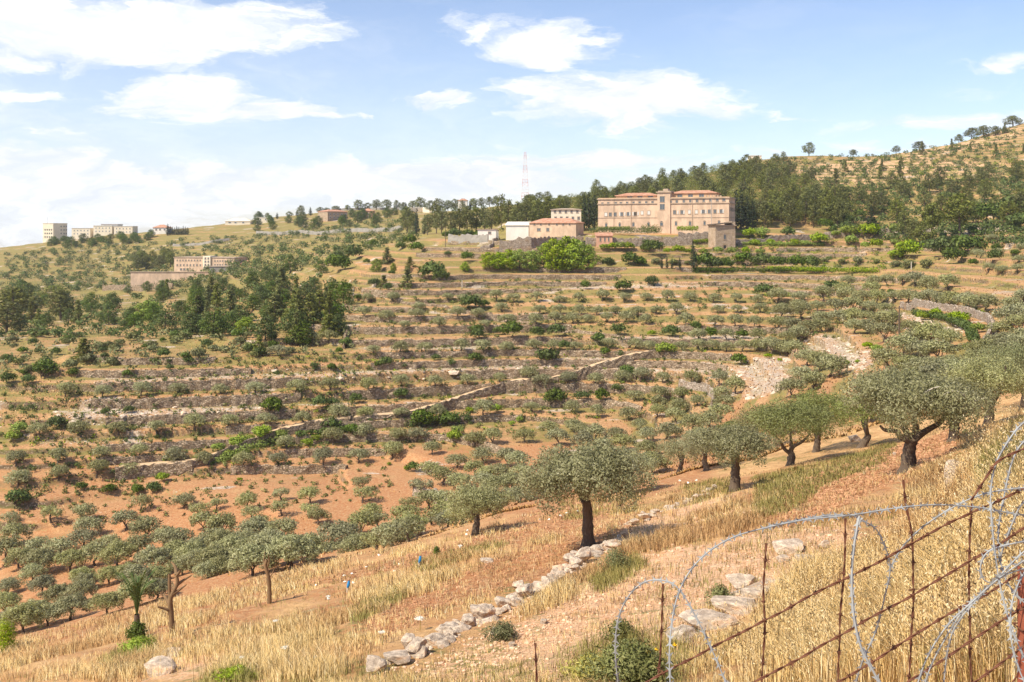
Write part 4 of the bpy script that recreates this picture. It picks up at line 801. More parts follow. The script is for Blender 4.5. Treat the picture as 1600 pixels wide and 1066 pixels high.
pixwall([(1060, 606), (1100, 612), (1113, 622), (1110, 640)], 1.8, 'curved pale wall end beside the central olive cluster', 130, 'pale_dry_stone')
pixwall([(645, 775), (670, 778), (690, 790), (697, 806)], 1.5, 'curved grey wall round the red hollow', 110, 'pale_dry_stone')
pixwall([(700, 378), (730, 378), (765, 378)], 3.0, 'pale concrete wall beside the small white shed', 330, 'grey_concrete')
pixwall([(780, 393), (800, 391), (830, 388), (870, 386), (915, 384)], 4.0, 'high rubble wall under the annex', 330, 'pale_dry_stone')
pixwall([(915, 385), (960, 386), (1010, 384), (1050, 384), (1085, 383)], 3.4, 'rubble retaining wall under the monastery garden', 335, 'pale_dry_stone')
pixwall([(1060, 378), (1116, 378)], 3.6, 'wall with an arched niche left of the stone tower', 345, 'pale_dry_stone')
pixwall([(1150, 384), (1200, 380), (1290, 372), (1400, 365)], 2.4, 'long wall running right from the stone tower', 335, 'pale_dry_stone')
pixwall([(750, 392), (765, 388), (780, 372)], 1.2, 'slanting wall of the ramp below the sheds', 320, 'pale_dry_stone')
pixwall([(400, 366), (460, 366), (540, 363), (630, 360)], 2.6, 'long grey roadside wall under the ridge houses', 480, 'grey_concrete')
pixwall([(520, 329), (570, 328), (625, 328)], 2.2, 'grey wall along the top of the left ridge', 650, 'grey_concrete')
pixwall([(642, 332), (660, 332), (676, 332)], 4.5, 'beige wall under the skyline pines', 600, 'cream_plaster')
pixwall([(270, 385), (330, 380), (360, 376)], 2.0, 'grey wall below the skyline villa', 560, 'grey_concrete')
pixwall([(160, 455), (215, 455), (270, 452)], 3.0, 'straight grey wall below the institution', 380, 'dry_stone')

# ------------------------------------------------------------------ buildings
class Facade:
    """a building stood on its facade line; photo points on the facade become local metres"""
    def __init__(s, name, uL, YL, uR, YR, vbase, label, cat='building'):
        s.A = px(uL, vbase, YL); B = px(uR, vbase, YR); d = B - s.A; s.L = math.hypot(d.x, d.y); s.ang = math.atan2(d.y, d.x)
        s.o = empty(name, s.A, s.ang); tag(s.o, label, cat); s.c, s.s = math.cos(s.ang), math.sin(s.ang)
    def loc(s, u, v, off=0.0):
        # intersect the sight line with the plane `off` metres behind the facade
        nx_, ny_ = -s.s, s.c; ax = s.A.x + nx_ * off; ay = s.A.y + ny_ * off; a = (u - 800) / FPX
        Y = (nx_ * ax + ny_ * ay) / (nx_ * a + ny_); X = a * Y
        return (X - ax) * s.c + (Y - ay) * s.s, (VH - v) / FPX * Y - s.A.z
    def part(s, name, m, pieces, parent=None):
        b = MB()
        for p in pieces: b.add(*p)
        return b.build(name, m, parent or s.o)
    def window(s, u, v, wpx, hpx, off=0.0, shut=False, arch=False, glass='window_glass', frame='trim_stone', name='window'):
        x0, z0 = s.loc(u - wpx / 2, v + hpx / 2, off); x1, z1 = s.loc(u + wpx / 2, v - hpx / 2, off)
        b = MB(); fw = .16; y = off
        b.add(*box(x0 - fw, x1 + fw, y - .10, y - .004, z1, z1 + .2), 0); b.add(*box(x0 - fw - .05, x1 + fw + .05, y - .16, y - .004, z0 - .18, z0), 0)
        b.add(*box(x0 - fw, x0, y - .08, y - .004, z0, z1), 0); b.add(*box(x1, x1 + fw, y - .08, y - .004, z0, z1), 0)
        if arch:
            th = np.linspace(0, math.pi, 9); r = (x1 - x0) / 2; cx = (x0 + x1) / 2
            V = [(cx + math.cos(t) * (r + f), yy, z1 + math.sin(t) * (r + f)) for t in th for f in (0, .2) for yy in (y - .1, y - .004)]
            F = [(4 * k + a, 4 * k + b_, 4 * k + 4 + b_, 4 * k + 4 + a) for k in range(8) for a, b_ in ((0, 2), (2, 3), (0, 1))]
            b.add(V, F, 0)
            V = [(cx, y - .02, z1)] + [(cx + math.cos(t) * r, y - .02, z1 + math.sin(t) * r) for t in th]; b.add(V, [(0, k, k + 1) for k in range(1, 9)], 1)
        w_ = b.build(name, [frame, glass], s.o)
        g = MB(); g.add(*box(x0, x1, y - .03, y - .012, z0, z1)); g.build('pane', 'shutter' if shut else glass, w_)
        if not shut and not arch and (x1 - x0) > .7:
            m = MB(); cx = (x0 + x1) / 2; m.add(*box(cx - .03, cx + .03, y - .06, y - .033, z0, z1)); 
            if x1 - x0 > 2.2:
                for q in (.25, .75): m.add(*box(x0 + (x1 - x0) * q - .03, x0 + (x1 - x0) * q + .03, y - .06, y - .033, z0, z1))
            m.build('mullion', frame, w_)
        return w_
    def hip(s, x0, x1, y0, y1, z0, z1, over=.4, inset=None):
        i = (y1 - y0) / 2 if inset is None else inset; x0 -= over; x1 += over; y0 -= over; y1 += over; ym = (y0 + y1) / 2
        V = [(x0, y0, z0), (x1, y0, z0), (x1, y1, z0), (x0, y1, z0), (x0 + i, ym, z1), (x1 - i, ym, z1), (x0, y0, z0 - .2), (x1, y0, z0 - .2), (x1, y1, z0 - .2), (x0, y1, z0 - .2)]
        return V, [(0, 1, 5, 4), (2, 3, 4, 5), (1, 2, 5, 5), (3, 0, 4, 4), (6, 7, 1, 0), (7, 8, 2, 1), (8, 9, 3, 2), (9, 6, 0, 3), (9, 8, 7, 6)]
def fixtri(F): return [f if len(set(f)) == len(f) else tuple(dict.fromkeys(f)) for f in F]
def addmix(b, VF, m=0):
    V, F = VF; F = fixtri(F); b.add(V, [f for f in F if len(f) == 4] , m)
    k0 = b.k - len(V); T = [f for f in F if len(f) == 3]
    if T: b.F.append((np.array(T) + k0, m))
def cu7(x): return 900 + x / 5.714
def cv7(y): return 270 + y / 5.714
M = Facade('monastery', 934.5, 432, 1139, 412, 360, 'long peach-coloured monastery with tiled attic roofs and a central stair tower', 'monastery')
_, ZT = M.loc(934.5, 314.5); xr, zr_ = M.loc(1139, 307); ZT = (ZT + zr_) / 2; L = M.L; D = 17
M.part('wall', 'peach_plaster', [box(0, L, 0, D, -8, ZT - .0)])
xt0, _ = M.loc(cu7(722), 300, -1.2); xt1, _ = M.loc(cu7(838), 300, -1.2); _, ztt = M.loc(cu7(780), cv7(158), -1.2)
cz, cz2 = M.loc(cu7(290), cv7(290))[1], M.loc(cu7(1300), cv7(266))[1]; cz = (cz + cz2) / 2
b = MB()
for (z, h_, o_) in ((ZT - .05, .45, .45), (cz, .35, .35), (M.loc(cu7(300), cv7(405))[1], .22, .15)):
    b.add(*box(-o_, xt0 - .05, -o_, -.004, z, z + h_)); b.add(*box(xt1 + .05, L + o_, -o_, -.004, z, z + h_)); b.add(*box(L + .004, L + o_, .0, D, z, z + h_))
b.build('cornice', 'trim_stone', M.o)
b = MB(); b.add(*box(.0, L, .01, .35, ZT + .41, ZT + .62)); b.add(*box(L - .35, L, .36, D, ZT + .41, ZT + .62)); b.build('parapet', 'ochre_plaster', M.o)
# attic storeys, set back, with shallow tiled roofs
for (ua, ub, roofv, eave) in ((357, 719, 168, 205), (845, 1250, 150, 183)):
    xa, ze = M.loc(cu7(ua), cv7(eave), 4); xb, _ = M.loc(cu7(ub), cv7(eave), 4)
    M.part('attic_wall', 'ochre_plaster', [box(xa, xb, 4, 13, ZT - .2, ze - .21)])
    b = MB(); addmix(b, M.hip(xa, xb, 4, 13, ze, ze + 1.25, .6)); b.build('roof', 'roof_tile', M.o)
b = MB(); b.add(*box(xt0, xt1, -.5, 9, -6, ztt - .9)); b.build('stair_tower', 'peach_plaster', M.o)
b = MB(); b.add(*box(xt0 - .5, xt1 + .5, -1.0, 9.6, ztt - .89, ztt - .5)); b.add(*box(xt0 + .3, xt1 - .3, -.3, 9.1, ztt - .49, ztt - .1)); b.add(*box(xt0 + 2, xt1 - 1.5, 2, 6, ztt - .09, ztt + .8)); b.build('tower_cap', 'trim_stone', M.o)
for (x, y, w_, h_) in ((480, 226, 42, 26), (572, 223, 42, 26), (665, 221, 42, 26), (927, 209, 42, 26), (1022, 207, 40, 26), (1120, 205, 42, 26)): M.window(cu7(x), cv7(y), w_ / 5.714, h_ / 5.714, 4)
for k, x in enumerate((235, 288, 355, 400, 456, 513, 568, 627, 683)): M.window(cu7(x), cv7(278 - k * 1.6), 3.0, 3.9)
for k, x in enumerate((845, 900, 962, 1020, 1080, 1140, 1200, 1262, 1320)): M.window(cu7(x), cv7(260 - k * 2.4), 3.2 if k < 8 else 4.4, 4.2)
for x, y, sh in ((267, 372, 1), (307, 373, 0), (350, 372, 0), (408, 371, 0), (465, 369, 0), (530, 368, 2), (590, 358, 1), (650, 357, 1), (880, 353, 0), (945, 352, 0), (1012, 350, 1), (1075, 349, 1), (1137, 348, 0), (1190, 346, 0), (1240, 345, 0), (1297, 344, 0)):
    M.window(cu7(x), cv7(y), 4.0, 5.6, 0, sh == 1, glass='window_dark' if sh == 2 else 'window_glass')
for x in (392, 437, 482, 910, 965, 1118, 1160, 1270, 1314, 555, 510):
    x0, z0 = M.loc(cu7(x) - .9, cv7(372 - (x - 300) * .028) + 2.8, 0); x1, z1 = M.loc(cu7(x) + .9, cv7(372 - (x - 300) * .028) - 2.8, 0)
    b = MB(); b.add(*box(x0, x1, -.14, -.085, z0, z1)); b.build('shutter', 'shutter', M.o)
for k, x in enumerate((270, 390, 512, 648, 764, 893, 1018, 1148, 1277)): M.window(cu7(x), cv7(470 - k * 2.7), 3.0 if k != 4 else 4.2, 5.0, -.5 if k == 4 else 0, arch=True)
for (y, h_) in ((237, 50), (305, 48)): M.window(cu7(770), cv7(y), 40 / 5.714, h_ / 5.714, -.5)
for x in (338, 492, 1040, 1208):
    x0, _ = M.loc(cu7(x), 330); b = MB(); b.add(*tube([(x0, -.12, -3), (x0, -.12, ZT - .1)], .09, 6)); b.build('drainpipe', 'shutter' if x == 1208 else 'trim_stone', M.o)
b = MB()
for k in range(6): b.add(*box(L - 10 + k * 1.2, L - 9.4 + k * 1.2, 2, 2.6, ZT + .2, ZT + 1.3))
b.build('chimney', 'trim_stone', M.o)
for k in range(4):
    x = L; b = MB(); b.add(*box(L + .004, L + .08, 2.2 + k * 3.6, 3.4 + k * 3.6, ZT - 5.4, ZT - 3.8)); b.build('side_window', 'window_glass', M.o)

def simple(name, uL, YL, uR, YR, vb, vt, depth, wm, label, roof=None, wins=(), rh=1.6, roofm='roof_tile', cat='building', slab=True, eave='trim_stone', arch=False):
    f = Facade(name, uL, YL, uR, YR, vb, label, cat); _, h = f.loc((uL + uR) / 2, vt)
    f.part('wall', wm, [box(0, f.L, 0, depth, -5, h)])
    if roof == 'hip': b = MB(); addmix(b, f.hip(0, f.L, 0, depth, h + .21, h + rh + .2, .5)); b.build('roof', roofm, f.o)
    elif roof == 'shed':
        b = MB(); o_ = .4; V, F = box(-o_, f.L + o_, -o_, depth + o_, h + .01, h + .2); V = [(x, y, z + (rh if y > 0 else 0)) for x, y, z in V]; b.add(V, F); b.build('roof', roofm, f.o)
    else: f.part('roof', eave, [box(-.35, f.L + .35, -.35, depth + .3, h + .004, h + .35)])
    for (u, v, w_, h_) in wins: f.window(u, v, w_, h_, arch=arch, frame=eave)
    f.h = h; return f
simple('annex', 861, 442, 908, 441, 352, 328, 10, 'cream_plaster', 'tall pale annex with flat eaves left of the big cypresses', 'hip', [(867, 331, 2.6, 3), (875, 331, 2.6, 3), (884, 331, 2.6, 3), (893, 331, 2.6, 3), (902, 331, 2.6, 3), (868, 341, 3, 4), (877, 341, 3, 4), (886, 341, 3, 4), (895, 341, 3, 4), (904, 341, 3, 4)], .6, 'trim_stone')
simple('farm_building', 827, 424, 900, 416, 371, 349, 10, 'peach_plaster', 'long low annex with rust tiled roof before the tall annex', 'hip', [(835, 351, 2, 2), (845, 351, 2, 2), (858, 351, 2, 2), (870, 351, 2, 2), (880, 351, 2, 2), (890, 351, 2, 2), (842, 359, 5, 4), (856, 359, 4, 5)], 2.0)
simple('white_shed', 790.6, 426, 826, 425, 372, 352.5, 9, 'white_plaster', 'white shed with a sloping roof joined to the low annex', 'shed', [], 1.5, 'white_plaster')
simple('white_shed', 746.5, 424, 775, 423, 371, 359, 8, 'white_plaster', 'small white shed alone left of the annex', 'shed', [(765, 364, 4, 3)], -.6, 'trim_stone')
simple('garden_hut', 932, 397, 957, 397, 382, 369, 5, 'hut_pink', 'small pink hut with lean-to tile roof under the garden wall', 'shed', [(938, 374, 1.5, 6), (945, 374, 1.5, 6), (951, 374, 1.5, 6)], 1.2)
T = simple('stone_tower', 1118, 389, 1149, 390.5, 387, 353, 7.5, 'house_stone', 'square stone watch tower standing below the monastery right end', None, [(1132.5, 370.5, 3.6, 6.5)], arch=True, cat='tower')
b = MB(); V, F = box(-.8, T.L - 1.6, -.8, 7.0, T.h + .4, T.h + .7); V = [(x, y, z + x * .10) for x, y, z in V]; b.add(V, F); b.build('canopy', 'bark', T.o)
b = MB(); b.add(*box(T.L - 1.5, T.L, 0, 7.4, T.h + .36, T.h + 1.7)); b.build('turret_wall', 'house_stone', T.o)
b = MB(); b.add(*box(3.3, 4.3, -.06, -.004, -1.0, .9)); b.build('door', 'window_dark', T.o)
def rowwin(f, u0, u1, v0, v1, n, w_, h_):
    return [(u0 + (u1 - u0) * k / (n - 1), v0 + (v1 - v0) * k / (n - 1), w_, h_) for k in range(n)]
def DY(u, v, ymin=500): return at(u, v, ymin).y
# the institution on the left hillside
y0 = DY(300, 428, 420)
inst = simple('institution', 272, y0 * 1.02, 366, y0, 427, 403, 14, 'peach_plaster', 'long pale three-storey institution with a slim stair tower', None,
   rowwin(None, 277, 313, 407, 407, 9, 1.6, 1.8) + rowwin(None, 277, 313, 414.5, 414.5, 8, 1.8, 2.6) + rowwin(None, 283, 293, 421, 421, 3, 3, 3) + rowwin(None, 336, 360, 408, 408, 7, 1.6, 1.8) + rowwin(None, 336, 352, 414, 414, 5, 1.6, 2))
xa, _ = inst.loc(317, 400, -1); xb, zt = inst.loc(328.5, 400.3, -1)
inst.part('stair_tower', 'cream_plaster', [box(xa, xb, -1, 6, -4, zt)])
for v in (404, 409, 414, 419): inst.window(321, v, 2.2, 2.6, -1); inst.window(325.5, v, 2, 2.6, -1)
y1 = y0 * .96
simple('boundary_wall', 204, y1, 327, y1, 438, 425.5, .8, 'peach_plaster', 'long pale boundary wall before the institution', None, cat='wall')
simple('box_building', 327.5, y1, 356, y1, 438, 417, 10, 'grey_concrete', 'windowless grey box block at the right of the institution', None)
simple('red_roof_house', 368, y0, 398, y0, 424, 416, 12, 'cream_plaster', 'low house with salmon roof right of the institution', 'hip', [(376, 419, 2, 2), (390, 419, 2, 2)], 3.2)
# blocks on the left skyline
ya = DY(85, 375) * 1.0
ab = simple('apartment_block', 83.2, ya, 105, ya * 1.02, 377, 349.5, 11.5, 'cream_plaster', 'tallest cream apartment block with a roof mast', None, [(u, v, 1.7, 2) for v in (354, 359.5, 365) for u in (95.5, 100, 103.5)], eave='cream_plaster')
for z_ in (3.2, 6.6, 10.0):
    for y_ in (1.2, 3.6, 6.0, 8.4):
        b = MB(); b.add(*box(-.16, -.004, y_ - .15, y_ + 1.35, z_ - .18, z_)); w_ = b.build('window', 'white_plaster', ab.o); b = MB(); b.add(*box(-.09, -.004, y_, y_ + 1.2, z_ + .01, z_ + 1.5)); b.build('pane', 'window_dark', w_)
b = MB(); b.add(*tube([(1.5, 8, ab.h), (1.5, 8, ab.h + 6)], .12, 5)); b.build('mast', 'grey_concrete', ab.o)
yb = DY(150, 370)
for (a, c_, vt, lb) in ((112, 141, 357, 'low curved cream block second from the left on the ridge'), (146, 175, 353, 'cream apartment block with recessed balconies in the ridge row'), (178, 207, 354, 'rightmost cream apartment block of the ridge row')):
    simple('apartment_block', a, yb, c_, yb * 1.0, 370, vt, 13, 'cream_plaster', lb, None, [(u, v, 1.6, 1.7) for v in (vt + 3.5, vt + 8.5) for u in np.linspace(a + 4, c_ - 4, 5)], eave='white_plaster')
simple('rooftop_building', 158, yb + 18, 184, yb + 18, 366, 351, 12, 'white_plaster', 'pale building standing behind the two right ridge blocks', None, [(u, 355, 2, 2) for u in (163, 170, 177)])
yc = DY(250, 366); simple('ridge_house', 239, yc, 262, yc, 366, 356, 11, 'white_plaster', 'white ridge house with a red tiled roof', 'hip', [(244, 359, 2, 2), (250, 359, 2, 2), (257, 359, 2, 2)], 2.6)
yd = DY(370, 352); simple('villa', 352, yd, 391, yd, 353, 346, 13, 'cream_plaster', 'wide cream villa alone on the left skyline', 'hip', [(359, 348, 4, 2), (368, 348, 3, 2), (380, 348, 3, 2)], 2.8, 'cream_plaster', eave='white_plaster')
ye = DY(528, 345); simple('ridge_house', 512, ye, 543, ye * 1.02, 344, 331, 13, 'house_stone', 'stone house with rusty roof below the grey ridge wall', 'hip', rowwin(None, 516, 540, 335, 335, 5, 2, 2) + rowwin(None, 516, 540, 340, 340, 5, 2, 2), 1.8, eave='white_plaster')
simple('ridge_house', 564, ye, 583, ye, 344, 330, 12, 'hut_pink', 'narrow pink house with a red roof below the grey ridge wall', 'hip', [(568, 334, 2, 2), (575, 334, 2, 2), (568, 339, 2, 2), (575, 339, 2, 2)], 2.4, eave='white_plaster')
yf = DY(722, 318, 600); simple('ridge_house', 716, yf, 730, yf, 319, 313.5, 10, 'white_plaster', 'tiny white house among the skyline pines', 'hip', [(720, 316, 1.5, 1.5), (726, 316, 1.5, 1.5)], 1.6, eave='white_plaster')
yg = DY(420, 348, 560)
simple('ridge_house', 400, yg, 424, yg, 347, 340, 10, 'cream_plaster', 'low cream house right of the skyline villa', None, [(407, 343, 2, 2), (415, 343, 2, 2)], eave='white_plaster')
yh = at(1182, 250, 600).y; simple('ridge_house', 1172, yh, 1190, yh, 249, 243.5, 8, 'cream_plaster', 'small cream house on the skyline over the yellow broom', None, [(1178, 246, 1.5, 1.5), (1184, 246, 1.5, 1.5)], eave='white_plaster')

# lattice mast, red and white
b0 = px(820.5, 312, 800); Hm = 74 / FPX * 800
mast = empty('radio_mast', b0); tag(mast, 'slender red and white lattice radio mast above the skyline pines', 'radio mast')
for k in range(7):
    z0, z1 = Hm * k / 7, Hm * (k + 1) / 7; b = MB()
    def wd(z): return 2.3 * (1 - z / Hm) + .7
    for z_, z2 in ((z0, (z0 + z1) / 2), ((z0 + z1) / 2, z1)):
        for i in range(4):
            sx, sy = ((-1, -1), (1, -1), (1, 1), (-1, 1))[i]; tx, ty = ((1, -1), (1, 1), (-1, 1), (-1, -1))[i]
            b.add(*tube([(sx * wd(z_), sy * wd(z_), z_), (sx * wd(z2), sy * wd(z2), z2)], .11, 4)); b.add(*tube([(sx * wd(z_), sy * wd(z_), z_), (tx * wd(z2), ty * wd(z2), z2)], .06, 4)); b.add(*tube([(sx * wd(z2), sy * wd(z2), z2), (tx * wd(z2), ty * wd(z2), z2)], .06, 4))
    b.build('lattice_section', 'mast_red' if k % 2 == 0 else 'mast_white', mast)
def pole(u, v, hpx, r, label, ymin=150, arms=True, m='bark'):
    p = at(u, v, ymin); h = hpx / FPX * p.y; o = empty('utility_pole', p); tag(o, label, 'pole')
    b = MB(); b.add(*tube([(0, 0, -.5), (0, 0, h)], [r, r * .7], 8)); b.build('shaft', m, o, True)
    if arms: b = MB(); b.add(*box(-.9, .9, -.06, .06, h - .5, h - .38)); [b.add(*tube([(x, 0, h - .38), (x, 0, h - .15)], .06, 6)) for x in (-.75, 0, .75)]; b.build('crossarm', m, o)
    return o
pole(1405, 536, 58, .16, 'dark wooden utility pole between the right-hand olives')
pole(696, 386, 32, .14, 'slim utility pole on the knoll left of the white shed', 300)
pole(1007, 262, 9, .12, 'small pole sticking out of the wood over the monastery', 450, False, 'grey_concrete')
pole(722, 450, 12, .18, 'short pale post on the topmost wall', 250, False, 'grey_wood')
pole(1424, 421, 12, .2, 'short pale post beside the upper right bushes', 250, False, 'grey_wood')
pole(552, 470, 20, .18, 'pale post at the head of the slanting wall', 200, False, 'grey_wood')
# ------------------------------------------------------------------ grass on the near slope
FWALL = [(585, 1050), (640, 1022), (690, 1000), (750, 965), (800, 942), (850, 915), (890, 890), (930, 868), (968, 848)]
SOIL = RED[11:15] + RED[10:11] + [RED[15]]
BANDS_ = [[(0, 1012), (200, 957), (400, 908), (560, 870), (640, 858), (740, 830), (860, 798), (1000, 765), (1010, 780), (860, 822), (640, 882), (500, 912), (300, 980), (100, 1036), (0, 1050)],
          [(440, 975), (600, 905), (740, 862), (860, 835), (880, 850), (740, 895), (620, 945), (480, 1010), (300, 1066), (200, 1066)],
          [(960, 800), (1100, 770), (1180, 765), (1250, 790), (1150, 835), (1000, 870), (930, 905), (880, 950), (800, 975), (830, 930), (940, 870)],
          [(0, 1050), (300, 985), (460, 985), (560, 1066), (0, 1066)], [(1180, 1066), (1200, 950), (1260, 880), (1380, 830), (1420, 760), (1500, 690), (1600, 640), (1900, 600), (1900, 1090)]]
FG = [(-60, 1003), (200, 952), (400, 904), (560, 866), (740, 824), (860, 796), (1000, 764), (1180, 738), (1400, 690), (1470, 670), (1560, 640), (1640, 625), (1900, 600), (1900, 1090), (-60, 1090)]
def fgsample(n, poly, seed):
    rr = np.random.default_rng(seed); P = np.array(poly, float); q = rr.uniform(P.min(0), P.max(0), (int(n), 2)); q = q[inpoly(q[:, 0], q[:, 1], poly)]
    g = cast(q[:, 0], q[:, 1]); ok = ~np.isnan(g[:, 0]) & (g[:, 1] < 100); return q[ok], g[ok], rr
def blades(P, h, w_, rr, bend=.4, lean=.38):
    n = len(P); th = rr.uniform(0, 2 * math.pi, n); d = np.stack([np.cos(th), np.sin(th), 0 * th], 1); s = np.stack([-np.sin(th), np.cos(th), 0 * th], 1)
    fa = rr.uniform(0, math.pi, n); s = np.stack([np.cos(fa), .4 * np.sin(fa), 0 * fa], 1); s *= w_[:, None]
    l = rr.uniform(.05, 1, n)[:, None] * (1 + .9 * (rr.random(n) ** 5))[:, None]; up = np.array([0, 0, 1.]); hh = h[:, None]
    m = P + d * hh * lean * l * .5 + up * hh * .55; t = P + d * hh * (lean + bend) * l + up * hh * (1 - .18 * l)
    b0 = P - up * .05
    V = np.stack([b0 - s, b0 + s, m + s * .75, m - s * .75, t + s * .12, t - s * .12], 1).reshape(-1, 3); k = np.arange(n) * 6
    F = np.stack([np.stack([k, k + 1, k + 2, k + 3], 1), np.stack([k + 3, k + 2, k + 4, k + 5], 1)], 1).reshape(-1, 4)
    nrm = np.stack([-SUNV.x * 0 + d[:, 0] * .25, d[:, 1] * .25 - .35, np.full(n, 1.0)], 1)
    return V, F, np.repeat(nrm / np.linalg.norm(nrm, axis=1)[:, None], 6, 0), t, d
def tufts(q, g, rr, per, hlo, hhi, wmul=1.0, spread=.16, **kw):
    n = len(g); P = np.repeat(g, per, 0); r = rr.random(len(P)) ** .6 * spread * np.repeat(1 + g[:, 1] / 60, per); a = rr.uniform(0, 6.283, len(P))
    P[:, 0] += np.cos(a) * r; P[:, 1] += np.sin(a) * r; P[:, 2] += .21 * np.cos(a) * r - .245 * np.sin(a) * r
    h = np.repeat(rr.uniform(hlo, hhi, n), per) * rr.uniform(.35, 1.1, len(P)); w_ = (.0013 + P[:, 1] * .00019) * rr.uniform(.5, 1.25, len(P)) * wmul
    return blades(P, h, w_, rr, **kw)
def masks(q, g):
    uu = q[:, 0] + fbm(g[:, 0] / 1.5, g[:, 1] / 1.5, 2, 81) * 18; vv = q[:, 1] + fbm(g[:, 0] / 1.5, g[:, 1] / 1.5, 2, 82) * 12
    ins = lambda L: np.any([inpoly(uu, vv, p) for p in L], 0)
    return ins(SOIL), ins(PALE), ins(BANDS_), fbm(g[:, 0] / 2.2, g[:, 1] / 2.2, 3, 83)
def grassobj(name, matl, tups, label, cat='grass'):
    m_ = MB()
    for t_ in tups: m_.add(t_[0], t_[1], 0, t_[2])
    o = m_.build(name, matl, None, usen=True); tag(o, label, cat, kind='stuff'); return o
q, g, rr = fgsample(185000, FG, 201); so_, pa_, ba_, nz_ = masks(q, g)
pr = .22 + nz_ * 1.6; pr = np.where(ba_, .60 + nz_ * 1.9, pr); pr = np.where(so_, .15 + .5 * np.maximum(nz_, -.1), pr); pr = np.where(pa_, .06 + .3 * np.maximum(nz_, 0), pr)
WALLP = [at(u, v) for u, v in FWALL]
for a_, b_ in zip(WALLP[:-1], WALLP[1:]):
    ab = np.array(b_ - a_)[:2]; t_ = np.clip(((g[:, :2] - np.array(a_)[:2]) @ ab) / (ab @ ab), 0, 1); dd_ = np.linalg.norm(g[:, :2] - np.array(a_)[:2] - t_[:, None] * ab, axis=1); pr = np.where(dd_ < .75 + .3 * nz_, 0, pr)
keep = rr.random(len(q)) < pr; keep &= ~((g[:, 1] < 26) & (fbm(g[:, 0] / .9, g[:, 1] / .9, 2, 88) < -.12)); q, g, ba_, nz_ = q[keep], g[keep], ba_[keep], nz_[keep]
nn = fbm(g[:, 0] / 4, g[:, 1] / 4, 3, 84)
tall = ba_ & (nn > -.25)
pal_ = (fbm(g[:, 0] / 3, g[:, 1] / 3, 2, 85) + rr.normal(size=len(g)) * .12 + .15 * (g[:, 1] < 22)) > -.02
near_ = g[:, 1] < 26
T1 = [tufts(q[m], g[m], rr, p, lo, hi) for (m, p, lo, hi) in ((tall & ~pal_, 11, .24, .54), (~tall & ~pal_, 8, .08, .24))]
T2 = [tufts(q[m], g[m], rr, p, lo, hi) for (m, p, lo, hi) in ((tall & pal_, 11, .26, .58), (~tall & pal_, 8, .10, .26))]
grassobj('dry_grass', 'dry_grass', T1, 'golden dry grass in tufts and banks over the near slope')
grassobj('pale_grass', 'pale_grass', T2, 'bleached straw-white grass mixed through the near slope')
GP = [[(1180, 812), (1180, 745), (1290, 722), (1400, 690), (1390, 720), (1290, 760), (1240, 800)], [(1530, 700), (1600, 650), (1600, 790), (1550, 770)], [(880, 1066), (900, 1020), (960, 990), (1060, 1000), (1080, 1066)], [(160, 1030), (240, 995), (240, 1020), (170, 1060)],
      [(1060, 760), (1150, 745), (1150, 770), (1080, 790)], [(320, 1066), (370, 1045), (400, 1066)], [(640, 880), (760, 850), (800, 850), (660, 900)], [(920, 905), (990, 870), (1010, 885), (940, 930)], [(540, 960), (620, 920), (640, 930), (560, 975)], [(1440, 1066), (1500, 1000), (1600, 1000), (1600, 1066)], [(870, 780), (1010, 770), (1000, 800), (880, 815)]]
TT = []
for k, p in enumerate(GP):
    A = sum(abs(p[i][0] * p[(i + 1) % len(p)][1] - p[(i + 1) % len(p)][0] * p[i][1]) for i in range(len(p))) / 2
    q, g, rr = fgsample(9000, p, 300 + k)
    kk = min(len(q), int(2200 if k < 2 else 520)); TT.append(tufts(q[:kk], g[:kk], rr, 6, .15, .42))
q, g, rr = fgsample(16000, FG, 330); nn = fbm(g[:, 0] / 5, g[:, 1] / 5, 3, 86); m = nn > .16; TT.append(tufts(q[m], g[m], rr, 6, .12, .32))
grassobj('green_grass', 'green_grass', TT, 'yellow-green fresh grass patches on the near slope')
# oats with hanging seed heads by the fence
q, g, rr = fgsample(60000, [(1130, 1090), (1200, 980), (1300, 900), (1400, 850), (1450, 760), (1560, 660), (1640, 640), (1640, 1090)], 340)
m = (g[:, 1] < 24) & (rr.random(len(g)) < .09); g = g[m]; h = rr.uniform(.4, .75, len(g)); V, F, N, tip, d = blades(g, h, (.0022 + g[:, 1] * .00016), rr, .5, .2)
m_ = MB(); m_.add(V, F, 0, N); k = 6
tp = np.repeat(tip, k, 0) + rr.normal(size=(len(tip) * k, 3)) * [.035, .035, .045] - [0, 0, .03]; dd = rr.normal(size=(len(tp), 3)) * [.5, .5, .3] + [0, 0, -.7]; dd /= np.linalg.norm(dd, axis=1)[:, None]
ss = np.cross(dd, rr.normal(size=dd.shape)); ss /= np.linalg.norm(ss, axis=1)[:, None]; L_ = .017; w_ = .0045 + tp[:, 1:2] * .00012
V = np.stack([tp - dd * L_, tp + ss * w_, tp + dd * L_, tp - ss * w_], 1).reshape(-1, 3); m_.add(V, np.arange(len(V)).reshape(-1, 4), 0, np.tile([0, -.4, .9], (len(V), 1)))
tag(m_.build('wild_oats', 'pale_grass', None, usen=True), 'pale wild oats with hanging seed heads behind the barbed wire', 'wild oats', kind='stuff')
